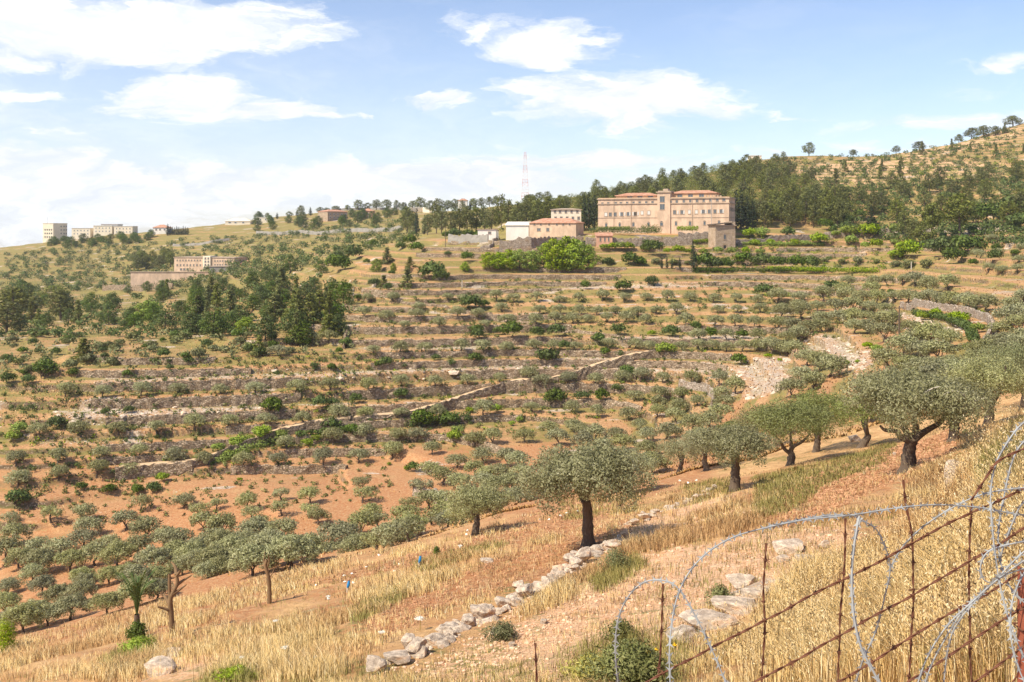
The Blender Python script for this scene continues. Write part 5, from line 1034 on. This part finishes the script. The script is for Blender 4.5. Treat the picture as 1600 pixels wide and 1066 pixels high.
# far dry grass on terrace treads and knoll
q = np.random.default_rng(351).uniform([0, 380], [1600, 900], (150000, 2)); g = cast(q[:, 0], q[:, 1], 96); ok = ~np.isnan(g[:, 0]) & (g[:, 1] < 480); g = g[ok]; rr = np.random.default_rng(352)
nn = fbm(g[:, 0] / 8, g[:, 1] / 4, 3, 87); rd = np.clip((-g[:, 2] - 38) / 8, 0, 1); m = rr.random(len(g)) < (.42 + nn * .8 - rd * .6); g = g[m]; h = rr.uniform(.15, .38, len(g))
V, F, N, tip, d = blades(g, h, rr.uniform(.06, .15, len(g)), rr, .3, .5); m_ = MB(); m_.add(V, F, 0, N); tag(m_.build('terrace_grass', 'dry_grass', None, usen=True), 'straw-coloured grass along the distant terraces and knoll', 'grass', kind='stuff')

# ------------------------------------------------------------------ rocks
def rockmesh(seed, sub=3, cuts=15, rough=.085):
    bm = bmesh.new(); bmesh.ops.create_icosphere(bm, subdivisions=sub, radius=1); V = np.array([v.co[:] for v in bm.verts]); F = np.array([[v.index for v in f.verts] for f in bm.faces]); bm.free()
    rr = np.random.default_rng(seed)
    for k in range(cuts):
        n = rr.normal(size=3); n /= np.linalg.norm(n); d = rr.uniform(.42, .8); e = V @ n - d; V = V - np.maximum(e, 0)[:, None] * n * .92
    r = fbm(V[:, 0] * 2 + seed, V[:, 1] * 2 + V[:, 2] * 1.7, 4, seed) * rough * 2.4 + fbm(V[:, 0] * 7 + V[:, 2] * 5, V[:, 1] * 7, 2, seed + 1) * rough * .6
    return V * (1 + r)[:, None], F
RK = [rockmesh(s) for s in range(400, 407)]
_proto = []
def rockobj(name, loc, sc, rz, parent=None, matl='boulder', tilt=0.):
    k = rng0.randrange(len(RK))
    if len(_proto) <= 6:
        pass
    key = (k, matl)
    if key not in RKD:
        m_ = MB(); m_.add(*RK[k]); o = m_.build(name, matl, None, False); RKD[key] = o.data
    else: o = bpy.data.objects.new(name, RKD[key]); COL.objects.link(o)
    o.location = loc; o.scale = sc; o.rotation_euler = (tilt, tilt * .7, rz); o.parent = parent; return o
RKD = {}
def fieldwall(pts, n, slo, shi, label, seed):
    rr = random.Random(seed); P = [at(u, v) for u, v in pts]; o = empty('field_stone_wall', P[0]); tag(o, label, 'stone wall'); L = [0]
    for a, b in zip(P[:-1], P[1:]): L.append(L[-1] + (b - a).length)
    for k in range(n):
        t = L[-1] * (k + rr.random() * .8) / n; i = max(j for j in range(len(L) - 1) if L[j] <= t); q = P[i].lerp(P[i + 1], (t - L[i]) / (L[i + 1] - L[i])); lay = rr.random()
        x = q.x + rr.gauss(0, .22); y = q.y + rr.gauss(0, .22); s = rr.uniform(slo, shi) * (1.25 if rr.random() < .2 else 1)
        z = gz(x, y) + s * .12 + (s * .6 if lay > .62 else 0)
        rockobj('stone', Vector((x, y, z)) - P[0], (s * rr.uniform(.9, 1.5), s * rr.uniform(.8, 1.2), s * rr.uniform(.5, .8)), rr.uniform(0, 6.28), o, tilt=rr.uniform(-.4, .4))
fieldwall(FWALL, 98, .15, .29, 'tumbled field-stone wall running up from the bottom centre to the large olive', 1)
fieldwall([(985, 822), (1010, 812), (1050, 795), (1085, 780), (1120, 762)], 60, .12, .25, 'low tumbled stone line right of the large olive', 2)
bl = [(1238, 864, 74, 20, 'broad pale boulder beside the path'), (1262, 882, 46, 14, 'dark pitted boulder before the broad one'), (1290, 858, 26, 12, 'small pale boulder right of the broad one'), (1225, 878, 30, 12, 'low cracked boulder left of the dark pitted one'), (1494, 765, 40, 46, 'upright pinkish rock face'), (1500, 742, 30, 22, 'pale rock capping the upright rock'),
      (1105, 985, 96, 20, 'long pale slab beside the path'), (1150, 958, 90, 20, 'pale slab half sunk in dust'), (1185, 935, 66, 15, 'flat slab under the dry grass'), (1070, 1005, 70, 18, 'pale slab end near the wire loop'), (1160, 918, 56, 14, 'bleached slab at the top of the slabs'),
      (850, 975, 16, 9, 'small stone left of the path'), (775, 992, 20, 10, 'small stone below the field wall'), (800, 1010, 16, 8, 'reddish stone below the field wall'), (1020, 1052, 40, 14, 'pale stone behind the barbed wire'), (1345, 1046, 60, 20, 'pale stone below the coil at lower right'), (245, 1055, 60, 20, 'grey outcrop near the lower left'), (265, 1030, 46, 10, 'low pale outcrop near the lower left'),
      (1335, 690, 24, 12, 'rounded stone between the right olives'), (1398, 711, 8, 6, 'small white stone by the ploughed strip'), (700, 1000, 14, 9, 'light stone by the wall foot'), (760, 880, 26, 7, 'low brown stone beside the blue-topped stake')]
for u, v, wp, hp, lb in bl:
    p = at(u, v); k = p.y / FPX; o = rockobj('boulder', p + Vector((0, wp * k * .2, hp * k * .35)), (wp * k * .55, wp * k * .45, hp * k * .75), rng0.uniform(-.4, .4), tilt=rng0.uniform(-.1, .1)); tag(o, lb, 'boulder')
ws = [(538, 901), (550, 898), (539, 911), (494, 916), (572, 888), (624, 883), (616, 894), (719, 857), (513, 937), (730, 830), (749, 829), (729, 836), (592, 868), (844, 813), (858, 813), (876, 807), (886, 803), (903, 800), (552, 912), (1062, 752), (1075, 756), (1088, 752)]
for i, (u, v) in enumerate(sorted(ws)):
    p = at(u, v); k = p.y / FPX; o = rockobj('white_stone', p + Vector((0, 0, .05)), (k * 3.0, k * 2.6, k * 1.8), rng0.uniform(0, 6), matl='flower_white'); tag(o, f'small white stone, {ordl(i)} along the grass crest', 'stone', 'white stones along the grass crest')
def rubble(name, matl, poly, n, slo, shi, label, cat, seed, ymin=0, flat=.7, ymax=110):
    P = np.array(poly, float); rr = np.random.default_rng(seed); q = rr.uniform(P.min(0), P.max(0), (n * 3, 2)); q = q[inpoly(q[:, 0], q[:, 1], poly)]; g = cast(q[:, 0], q[:, 1], ymin); g = g[~np.isnan(g[:, 0])]; g = g[(g[:, 1] < ymax)][:n]
    cn = fbm(g[:, 0] / 1.2, g[:, 1] / 1.2, 2, seed); g = g[rr.random(len(g)) < .65 + cn]
    B = [(np.array(v), np.array(f)) for v, f in (rockmesh(seed + k, 1, 5, .08) for k in range(4))]; m_ = MB(); n_ = len(g); s = rr.uniform(slo, shi, n_) * (1 + 1.2 * (rr.random(n_) ** 6)) * (g[:, 1] / 28 if ymin == 0 else 1)
    for k in range(4):
        gi = np.arange(k, n_, 4); V, F = B[k]; a = rr.uniform(0, 6.28, len(gi)); c, sn = np.cos(a)[:, None], np.sin(a)[:, None]
        X = V[None, :, 0] * c - V[None, :, 1] * sn; Y = V[None, :, 0] * sn + V[None, :, 1] * c; Z = np.broadcast_to(V[None, :, 2] * flat, X.shape)
        W3 = np.stack([X, Y, Z], -1) * s[gi][:, None, None] * rr.uniform(.7, 1.3, (len(gi), 1, 3)) + g[gi][:, None, :] + [0, 0, .01]
        FF = F[None] + (np.arange(len(gi)) * len(V))[:, None, None]; m_.add(W3.reshape(-1, 3), FF.reshape(-1, 3))
    tag(m_.build(name, matl, None, False), label, cat, kind='stuff')
rubble('loose_stones', 'pebble', PALE[0], 3200, .018, .05, 'loose pinkish stones strewn over the bare path', 'stones', 500)
rubble('loose_stones', 'pebble', [(560, 1066), (620, 1030), (700, 1000), (850, 920), (1000, 840), (1150, 790), (1180, 800), (1000, 900), (850, 990), (760, 1066)], 1600, .025, .06, 'rubble lying along the tumbled field wall', 'stones', 505)
rubble('wall_rubble', 'boulder', [(u, v - 9) for u, v in FWALL] + [(u, v + 9) for u, v in FWALL[::-1]], 1500, .045, .12, 'small pale rubble packed along the tumbled field wall', 'stones', 507)
rubble('soil_clods', 'clod', RED[11], 6500, .02, .05, 'coarse red clods of the ploughed strip by the largest right-hand olive', 'soil', 510, flat=.8)
rubble('soil_clods', 'clod', RED[12], 3600, .015, .042, 'red clods on the bare strip above the field wall', 'soil', 515)
rubble('soil_clods', 'clod', RED[13], 2600, .02, .05, 'red clods on the bare strip behind the grass crest', 'soil', 520)
for k, p in enumerate(ROCK[6:9] + [ROCK[0], ROCK[3]]):
    rubble('limestone_outcrop', 'boulder', p, 120 if k < 2 else 80, .2, .7, ['pale limestone ledges above the red earth track', 'tumbled limestone between the right-hand rows', 'scattered limestone inside the curved path wall', 'weathered limestone band under the left rows', 'pale limestone ledge over the long wall'][k], 'rock outcrop', 530 + k * 7, 110, .55, 400)

# ------------------------------------------------------------------ small things of the slope
def leafybit(name, u, v, wp, hp, matl, label, cat, n=1500, leaf=.03, seed=1):
    p = at(u, v); k = p.y / FPX; W_, Hh = wp * k, hp * k; rr = np.random.default_rng(seed); bb = [(math.cos(t) * W_ * .28 * (i % 3) / 2, math.sin(t) * W_ * .28 * (i % 3) / 2, Hh * (.5 - .1 * (i % 3)), W_ * .27, W_ * .27, Hh * .42) for i, t in enumerate(np.linspace(0, 12, 9))]
    m_ = MB(); V, F, N = leaves(bb, n, leaf, rr, shell=.3, asp=.3); m_.add(V, F, 0, N); tag(m_.build(name, matl, None, usen=True, loc=p), label, cat)
leafybit('low_shrub', 985, 1066, 150, 66, 'scrub_leaf', 'low olive-green thorny shrub at the foot of the razor wire loop', 'shrub', 9000, .028, 1)
leafybit('low_shrub', 925, 1066, 90, 45, 'green_grass', 'smaller yellow-green shrub left of the wire loop', 'shrub', 4000, .028, 2)
leafybit('low_shrub', 970, 1005, 60, 40, 'scrub_leaf', 'small grey shrub behind the loop of razor wire', 'shrub', 2500, .025, 3)
leafybit('low_shrub', 1125, 945, 46, 36, 'scrub_leaf', 'grey spiky herb between path and pale slabs', 'shrub', 2000, .025, 4)
leafybit('low_shrub', 962, 892, 60, 40, 'scrub_leaf', 'dull green herb clump at the upper end of the field wall', 'shrub', 3000, .03, 5)
leafybit('low_shrub', 784, 1000, 60, 30, 'scrub_leaf', 'dull herb clump under the middle of the field wall', 'shrub', 2000, .03, 6)
leafybit('low_shrub', 215, 1020, 60, 26, 'bright_leaf', 'bright green weeds below the palm sapling', 'weeds', 2500, .05, 7)
leafybit('low_shrub', 8, 1020, 40, 60, 'bright_leaf', 'bright green weeds at the left edge of the crest', 'weeds', 2500, .05, 8)
leafybit('low_shrub', 370, 1062, 70, 20, 'bright_leaf', 'bright green weeds at the bottom left of centre', 'weeds', 2500, .04, 9)
leafybit('low_shrub', 682, 868, 12, 16, 'bush_leaf', 'dark green weed right of the upper blue-topped stake', 'weeds', 700, .05, 10)
def pixtree(name, u, v, label, cat, branches, matl='dead_wood'):
    p = at(u, v); k = p.y / FPX; o = empty(name, p); tag(o, label, cat); rr = np.random.default_rng(7)
    for i, (pts, r0, r1) in enumerate(branches):
        P = [((a - u) * k, math.sin(i * 2.1) * .5 * j / len(pts) if i else 0, (v - b) * k) for j, (a, b) in enumerate(pts)]
        if i == 0: P = [(P[0][0], 0, -.4)] + P
        q = smoothline(P, 4); m_ = MB(); V, F = tube(q, np.linspace(r0, r1, len(q)), 8); V += rr.normal(size=V.shape) * r1 * .10; m_.add(V, F); m_.build('trunk' if i == 0 else 'branch', matl, o, True)
pixtree('dead_tree', 269, 995, 'bare forked dead tree with stub branches on the left of the grass slope', 'dead tree',
  [([(269, 995), (268, 965), (266, 939), (271, 925), (277, 912), (276, 896)], .13, .06), ([(276, 898), (272, 888), (264, 882)], .09, .03), ([(276, 900), (283, 891), (285, 886)], .07, .02), ([(267, 942), (265, 925), (264.5, 897)], .08, .05), ([(266, 945), (258, 938), (252, 933)], .09, .04), ([(268, 955), (259, 949), (251, 944)], .07, .03), ([(271, 928), (280, 922), (291, 914)], .08, .02), ([(277, 914), (286, 908), (296, 903)], .07, .02)])
pixtree('dead_tree', 421, 943, 'slender dead trunk standing alone on the grass crest', 'dead tree', [([(421, 943), (421, 920), (419, 900), (415, 884), (417, 874)], .11, .07), ([(419, 896), (414, 890), (410, 882), (411, 866)], .04, .015), ([(418, 886), (422, 874), (421, 862)], .04, .012), ([(420, 905), (427, 893), (431, 880)], .03, .01)])
# palm sapling
p = at(214, 996); k = p.y / FPX; o = empty('palm_sapling', p); tag(o, 'young palm with upright green fronds beside the bare forked tree', 'palm'); m_ = MB(); m_.add(*tube([(0, 0, -.2), (0, 0, .5), (0, 0, 1.0)], [.12, .14, .11], 8)); m_.build('trunk', 'bark', o, True)
for i in range(11):
    th = i * 2.4; r = .17 + .06 * (i % 5); q = smoothline([(0, 0, .9), (math.cos(th) * r * .4, math.sin(th) * r * .4, 1.7), (math.cos(th) * r * 1.1, math.sin(th) * r * 1.1, 2.4 - .1 * (i % 4)), (math.cos(th) * r * 2.0, math.sin(th) * r * 2.0, 2.85 - .2 * (i % 4))], 6)
    m_ = MB(); m_.add(*tube(q, .02, 4)); rr = np.random.default_rng(i)
    for j in range(5, len(q)):
        for sd in (-1, 1):
            s = np.array([-math.sin(th), math.cos(th), 0]) * sd; t_ = q[j] - q[j - 1]; t_ /= np.linalg.norm(t_); e = q[j] + s * .15 + t_ * .24 - [0, 0, .06]; m_.add([q[j] - t_ * .03, q[j] + t_ * .03, e + [0, 0, .01], e], [(0, 1, 2, 3)])
    m_.build('frond', 'palm_leaf', o)
leafybit('low_shrub', 214, 998, 34, 30, 'bush_leaf', 'leafy growth hugging the foot of the palm sapling', 'shrub', 900, .08, 12)
for u, v, lb in ((543, 926, 'lower wooden stake with a blue plastic top beside white stones'), (655, 887, 'upper wooden stake with a bright blue plastic top near the green weed')):
    p = at(u, v); k = p.y / FPX; o = empty('marker_stake', p); tag(o, lb, 'stake'); m_ = MB(); m_.add(*tube([(0, 0, -.1), (.01, 0, 9 * k)], .05, 6)); m_.build('stake', 'grey_wood', o, True)
    m_ = MB(); V, F = tube(smoothline([(0, 0, 8 * k), (.04, 0, 12 * k), (.06, .02, 18 * k)], 3), [.05, .06, .07, .075, .07, .06, .05], 8); m_.add(V, F); m_.build('plastic_top', 'blue_plastic', o, True)
def umbel(u, v, wpx, label, i):
    p = at(u, v + 14); k = p.y / FPX; h = 14 * k + .1; o = empty('wild_carrot', p); tag(o, label, 'wild flower'); m_ = MB(); m_.add(*tube([(0, 0, -.05), (.02, 0, h)], .008, 5)); m_.build('stem', 'green_grass', o)
    m_ = MB(); rr = np.random.default_rng(i); r = wpx * k / 2; V, F, N = leaves([(math.cos(t) * r * .5, math.sin(t) * r * .5, h, r * .45, r * .45, r * .2) for t in np.linspace(0, 5.5, 7)] + [(0, 0, h + r * .1, r * .4, r * .4, r * .2)], 260, r * .13, rr, shell=.1); m_.add(V, F, 0, N); m_.build('flower_head', 'flower_white', o, usen=True)
for i, (u, v, w_, lb) in enumerate([(656, 972, 17, 'largest white umbel flower left of the field wall'), (597, 994, 12, 'white umbel flower near the wall lower end'), (445, 1018, 14, 'white umbel flower at the lower left of centre'), (493, 1034, 9, 'small white umbel just right of the lower left one'), (378, 1033, 10, 'small white umbel in the bottom left grass'), (430, 975, 10, 'white umbel on the left grass bank'), (513, 936, 9, 'white umbel above the left grass bank'), (719, 856, 8, 'tiny white umbel near the crest, right of the blue tops')]): umbel(u, v, w_, lb, i)
for i, (u, v) in enumerate([(1012, 1052), (1025, 1048), (1054, 1040)]):
    p = at(u, v + 8); o = empty('yellow_flower', p); tag(o, ['left', 'middle', 'right'][i] + ' of three small yellow flowers by the thorny shrub', 'wild flower', 'yellow flowers by the shrub'); h = .34; m_ = MB(); m_.add(*tube([(0, 0, 0), (.02, 0, h)], .006, 5)); m_.build('stem', 'green_grass', o)
    m_ = MB(); V, F, N = leaves([(0, 0, h, .03, .03, .015)], 40, .018, np.random.default_rng(i), shell=.1); m_.add(V, F, 0, N); m_.build('flower_head', 'flower_yellow', o, usen=True)

# ------------------------------------------------------------------ barbed wire fence and razor wire
FY = 3.3
def barbed(pts, label, Y0=FY, Y1=FY, r=.0022, seed=0, barb=.085, w0=None):
    n = len(pts); P = smoothline([px(u, v, Y0 + (Y1 - Y0) * i / max(1, n - 1)) for i, (u, v) in enumerate(pts)], 8); d = np.r_[0, np.cumsum(np.linalg.norm(np.diff(P, axis=0), axis=1))]; rr = np.random.default_rng(seed)
    s = np.arange(0, d[-1], .009); Q = np.stack([np.interp(s, d, P[:, k]) for k in range(3)], 1); Q += np.stack([fbm(s * 6, s * 0 + seed, 2, 3), fbm(s * 6, s * 0, 2, 4), fbm(s * 6, s * 0, 2, 5 + seed)], 1) * .006; T = np.gradient(Q, axis=0); T /= np.linalg.norm(T, axis=1)[:, None]
    A = np.cross(T, [0, 1., 0]); A /= np.linalg.norm(A, axis=1)[:, None]; B = np.cross(T, A); o = empty('barbed_wire', P[0]); tag(o, label, 'barbed wire'); o0 = P[0]
    for j in range(2):
        ph = s / .055 * 2 * math.pi / 2 + j * math.pi; m_ = MB(); m_.add(*tube(Q + (np.cos(ph)[:, None] * A + np.sin(ph)[:, None] * B) * r * 1.15 - o0, r, 5)); m_.build('strand', 'rusty_wire', o, True)
    m_ = MB(); m_.add(*tube(Q - o0, r * .5, 4)); x = barb * .5
    while x < d[-1]:
        i = min(len(Q) - 1, int(x / .009)); c, t, a, b = Q[i] - o0, T[i], A[i], B[i]
        th = np.linspace(0, 4 * math.pi, 16); m_.add(*tube([c + t * (.009 * (k / 15 - .5)) + (math.cos(q) * a + math.sin(q) * b) * r * 2.4 for k, q in enumerate(th)], r * .8, 4))
        for k in range(4):
            q = rr.uniform(0, 6.28); e = (math.cos(q) * a + math.sin(q) * b) * .019 + t * rr.uniform(-.009, .009); m_.add(*tube([c + e * .1, c + e], [r * .8, r * .25], 4))
        x += barb * rr.uniform(.8, 1.25)
    m_.build('barbs', 'rusty_wire', o, True)
barbed([(985, 1080), (1029, 1056), (1110, 1014), (1180, 978), (1250, 941), (1332, 897), (1388, 871), (1473, 822), (1519, 801), (1600, 764), (1640, 745)], 'uppermost slanting strand of rusty barbed wire', seed=1)
barbed([(1150, 1082), (1250, 1029), (1357, 968), (1427, 930), (1513, 878), (1553, 855), (1600, 825), (1640, 803)], 'second slanting strand of rusty barbed wire from the top', seed=2)
barbed([(1270, 1086), (1314, 1064), (1421, 997), (1500, 951), (1586, 900), (1640, 868)], 'third slanting strand of rusty barbed wire from the top', seed=3)
barbed([(1385, 1085), (1421, 1064), (1516, 1003), (1577, 966), (1640, 930)], 'fourth slanting strand of rusty barbed wire from the top', seed=4)
barbed([(1500, 1080), (1525, 1065), (1600, 1009), (1640, 985)], 'lowest slanting strand of rusty barbed wire', seed=5)
barbed([(1636, 690), (1600, 702), (1560, 722), (1543, 743), (1528, 765), (1515, 784)], 'short stray strand of barbed wire rising at the right edge', seed=6)
for i, (pts, lb) in enumerate([([(1037, 911), (1034, 960), (1031, 1010), (1028, 1056)], 'upright strand inside the left razor loop'), ([(1198, 850), (1193, 915), (1195, 985), (1190, 1050), (1190, 1085)], 'upright strand rising beside the pale slabs'), ([(1321, 812), (1318, 890), (1312, 975), (1311, 1085)], 'upright strand under the razor wire knot'),
     ([(1412, 750), (1416, 790), (1425, 832), (1428, 910), (1423, 1000), (1422, 1085)], 'tallest upright strand, bent near its top'), ([(1518, 786), (1516, 850), (1514, 925), (1516, 1000), (1519, 1085)], 'upright strand nearest the rusty post'), ([(837, 1006), (839, 1045), (841, 1085)], 'lone upright strand end at the bottom, left of the loops')]):
    barbed(pts, 'rusty barbed wire ' + lb, FY + .02, FY + .02, seed=10 + i, r=.002, barb=.11)
def razor(pts, label, dy=(0, 0), r=.0026, seed=0, parent=None, wob=0.0):
    n = len(pts); P = smoothline([px(u, v, FY - .12 + dy[0] + (dy[1] - dy[0]) * i / max(1, n - 1) + wob * math.sin(3.1 * i / max(1, n - 1))) for i, (u, v) in enumerate(pts)], 8)
    d = np.r_[0, np.cumsum(np.linalg.norm(np.diff(P, axis=0), axis=1))]; rr = np.random.default_rng(seed); s = np.arange(0, d[-1], .01); Q = np.stack([np.interp(s, d, P[:, k]) for k in range(3)], 1); T = np.gradient(Q, axis=0); T /= np.linalg.norm(T, axis=1)[:, None]
    o = empty('razor_wire', P[0]); tag(o, label, 'razor wire'); o0 = P[0]; m_ = MB(); m_.add(*tube(Q - o0, r * .82, 7)); m_.build('wire', 'galvanised', o, True); m_ = MB(); x = .02; k = 0
    while x < d[-1]:
        i = min(len(Q) - 1, int(x / .01)); c, t = Q[i] - o0, T[i]; q = .35 * math.sin(k * .9 + seed) + rr.normal() * .25; v_ = np.array([0, -1., 0]); a = np.cross(t, v_); a /= np.linalg.norm(a); b = np.cross(t, a); a = a * math.cos(q) + b * math.sin(q); th = .0012 * np.cross(t, a)
        L_, W_ = .0150, .0105
        out = [(-L_, W_), (-L_ * .35, r), (L_ * .35, r), (L_, W_), (L_, 0), (L_, -W_), (L_ * .35, -r), (-L_ * .35, -r), (-L_, -W_), (-L_, 0)]
        out = [(-L_ * 1.2, W_ * 1.25), (-L_ * .45, r * 1.25), (L_ * .45, r * 1.25), (L_ * 1.2, W_ * 1.25), (L_ * .8, 0), (L_ * 1.2, -W_ * 1.25), (L_ * .45, -r * 1.25), (-L_ * .45, -r * 1.25), (-L_ * 1.2, -W_ * 1.25), (-L_ * .8, 0)]
        top = [c + t * e + a * f + th for e, f in out]; bot = [c + t * e + a * f - th for e, f in out]
        m_.add(top + bot, [(1, 2, 7, 7 + 0), (0, 1, 9, 9), (2, 3, 4, 4)][:0] or [(9, 0, 1, 8)][:0] or [(0, 1, 8, 9), (1, 2, 6, 7), (2, 3, 4, 5)][:0] or [(9, 0, 1, 7), (9, 7, 8, 8), (1, 2, 6, 7), (2, 3, 4, 6), (4, 5, 6, 6), (10 + 9, 10 + 7, 10 + 1, 10 + 0), (11, 17, 16, 12), (12, 16, 14, 13)])
        x += .046 * rr.uniform(.95, 1.05); k += 1
    for fa in range(len(m_.F)): m_.F[fa] = m_.F[fa]
    # drop degenerate corners
    q4 = []; q3 = []
    for arr, mi in m_.F:
        for f in arr:
            f2 = list(dict.fromkeys(f.tolist())); (q4 if len(f2) == 4 else q3).append(f2)
    m_.F = [(np.array(q4), 0)] + ([(np.array(q3), 0)] if q3 else []); m_.build('blades', 'galvanised', o)
razor([(968, 1085), (962, 1030), (963, 985), (972, 950), (990, 922), (1012, 908), (1040, 908), (1062, 922), (1085, 960), (1110, 1010), (1134, 1066), (1142, 1085)], 'small left loop of galvanised razor wire', (.1, -.1), seed=1)
razor([(1048, 1085), (1046, 1020), (1051, 965), (1061, 925), (1080, 890), (1110, 860), (1150, 838), (1200, 824), (1260, 812), (1330, 805), (1400, 794), (1460, 789), (1520, 792), (1575, 801), (1640, 812)], 'largest arching coil of razor wire crossing to the right edge', (-.2, .15), seed=2)
razor([(1200, 823), (1240, 814), (1290, 806), (1325, 805), (1343, 806)], 'doubled razor wire length tied along the big arch', (.0, .05), seed=12)
razor([(1343, 806), (1335, 850), (1331, 900), (1334, 960), (1345, 1010), (1365, 1050), (1384, 1085)], 'thick bare-looking coil hanging straight from the knot', (.03, -.05), r=.0046, seed=3)
razor([(1343, 811), (1368, 826), (1383, 855), (1391, 888), (1382, 935), (1367, 990), (1347, 1035), (1332, 1085)], 'inner coil curling down right of the knot', (.1, .25), seed=4)
razor([(1391, 888), (1410, 855), (1440, 825), (1480, 798), (1520, 778), (1560, 767), (1640, 758)], 'coil rising from the inner crossing to the right edge', (.25, .1), seed=5)
razor([(1640, 640), (1600, 660), (1575, 690), (1556, 725), (1548, 770), (1551, 830), (1557, 880), (1566, 930), (1582, 985), (1610, 1050)], 'upright razor strand looping off the upper right edge', (.2, .0), seed=6, r=.003)
razor([(1640, 665), (1600, 690), (1582, 720), (1570, 770), (1560, 830), (1564, 880), (1580, 920), (1620, 960)], 'second upright razor strand just inside the first', (.25, .1), seed=7, r=.003)
razor([(1640, 770), (1600, 785), (1583, 815), (1570, 850), (1560, 880)], 'short curled strand crossing near the right edge', (.1, .15), seed=17, r=.003)
razor([(1640, 872), (1600, 888), (1560, 905), (1520, 940), (1480, 978), (1450, 1025), (1428, 1085)], 'left-hand strand of the straight razor wire bundle', (-.1, -.1), seed=8)
razor([(1640, 850), (1600, 876), (1550, 912), (1505, 955), (1476, 1000), (1455, 1040), (1440, 1085)], 'middle strand of the straight razor wire bundle', (-.12, -.05), seed=9)
razor([(1640, 840), (1600, 862), (1545, 918), (1500, 968), (1482, 1010), (1473, 1085)], 'right-hand strand of the straight razor wire bundle', (-.08, .05), seed=19)
razor([(1640, 838), (1600, 846), (1560, 855), (1540, 866), (1532, 886), (1536, 904), (1548, 912)], 'small hooked end of razor wire above the bundle', (.1, .1), seed=10, r=.003)
razor([(1610, 880), (1592, 910), (1580, 950), (1580, 1000), (1592, 1045), (1610, 1085)], 'bowed razor strand just left of the rusty post', (.0, -.1), seed=11)
m_ = MB(); A0, A1 = px(1592, 892, FY + .05), px(1592, 1100, FY + .05); o = empty('fence_post', (A0.x + .02, A0.y, A1.z - .9)); tag(o, 'rusty red angle-iron fence post at the lower right edge', 'fence post'); hh = A0.z - A1.z + .9
for bx in (box(0, .05, 0, .006, 0, hh), box(0, .006, .0062, .05, 0, hh)): m_.add(*bx)
m_.build('angle_iron', 'rusty_post', o); m_ = MB()
m_.add(*tube([(.06, .06, hh - .2), (-.01, .06, hh - .2), (-.01, -.01, hh - .2), (.06, -.01, hh - .21), (.06, .06, hh - .3), (-.01, .06, hh - .4), (-.01, -.01, hh - .5), (.06, -.01, hh - .5)], .003, 5))
m_.build('tie_wire', 'rusty_wire', o)
# ------------------------------------------------------------------ the air between here and the far hills
V, F = box(-1400, 1600, -60, 2600, -260, 160); hm = MB(); hm.add(V, F); m = bpy.data.materials.new('haze'); m.use_nodes = True; hn = NT(m.node_tree); hn.n.clear()
pv = hn.node('ShaderNodeVolumePrincipled'); pv.inputs['Color'].default_value = (.86, .90, .96, 1); pv.inputs['Density'].default_value = .00009; pv.inputs['Anisotropy'].default_value = .2
ho = hn.node('ShaderNodeOutputMaterial'); hn.link(pv.outputs[0], ho.inputs['Volume']); MATS['haze'] = m; tag(hm.build('haze', 'haze'), 'thin pale summer haze filling the valley air', 'haze', kind='stuff')
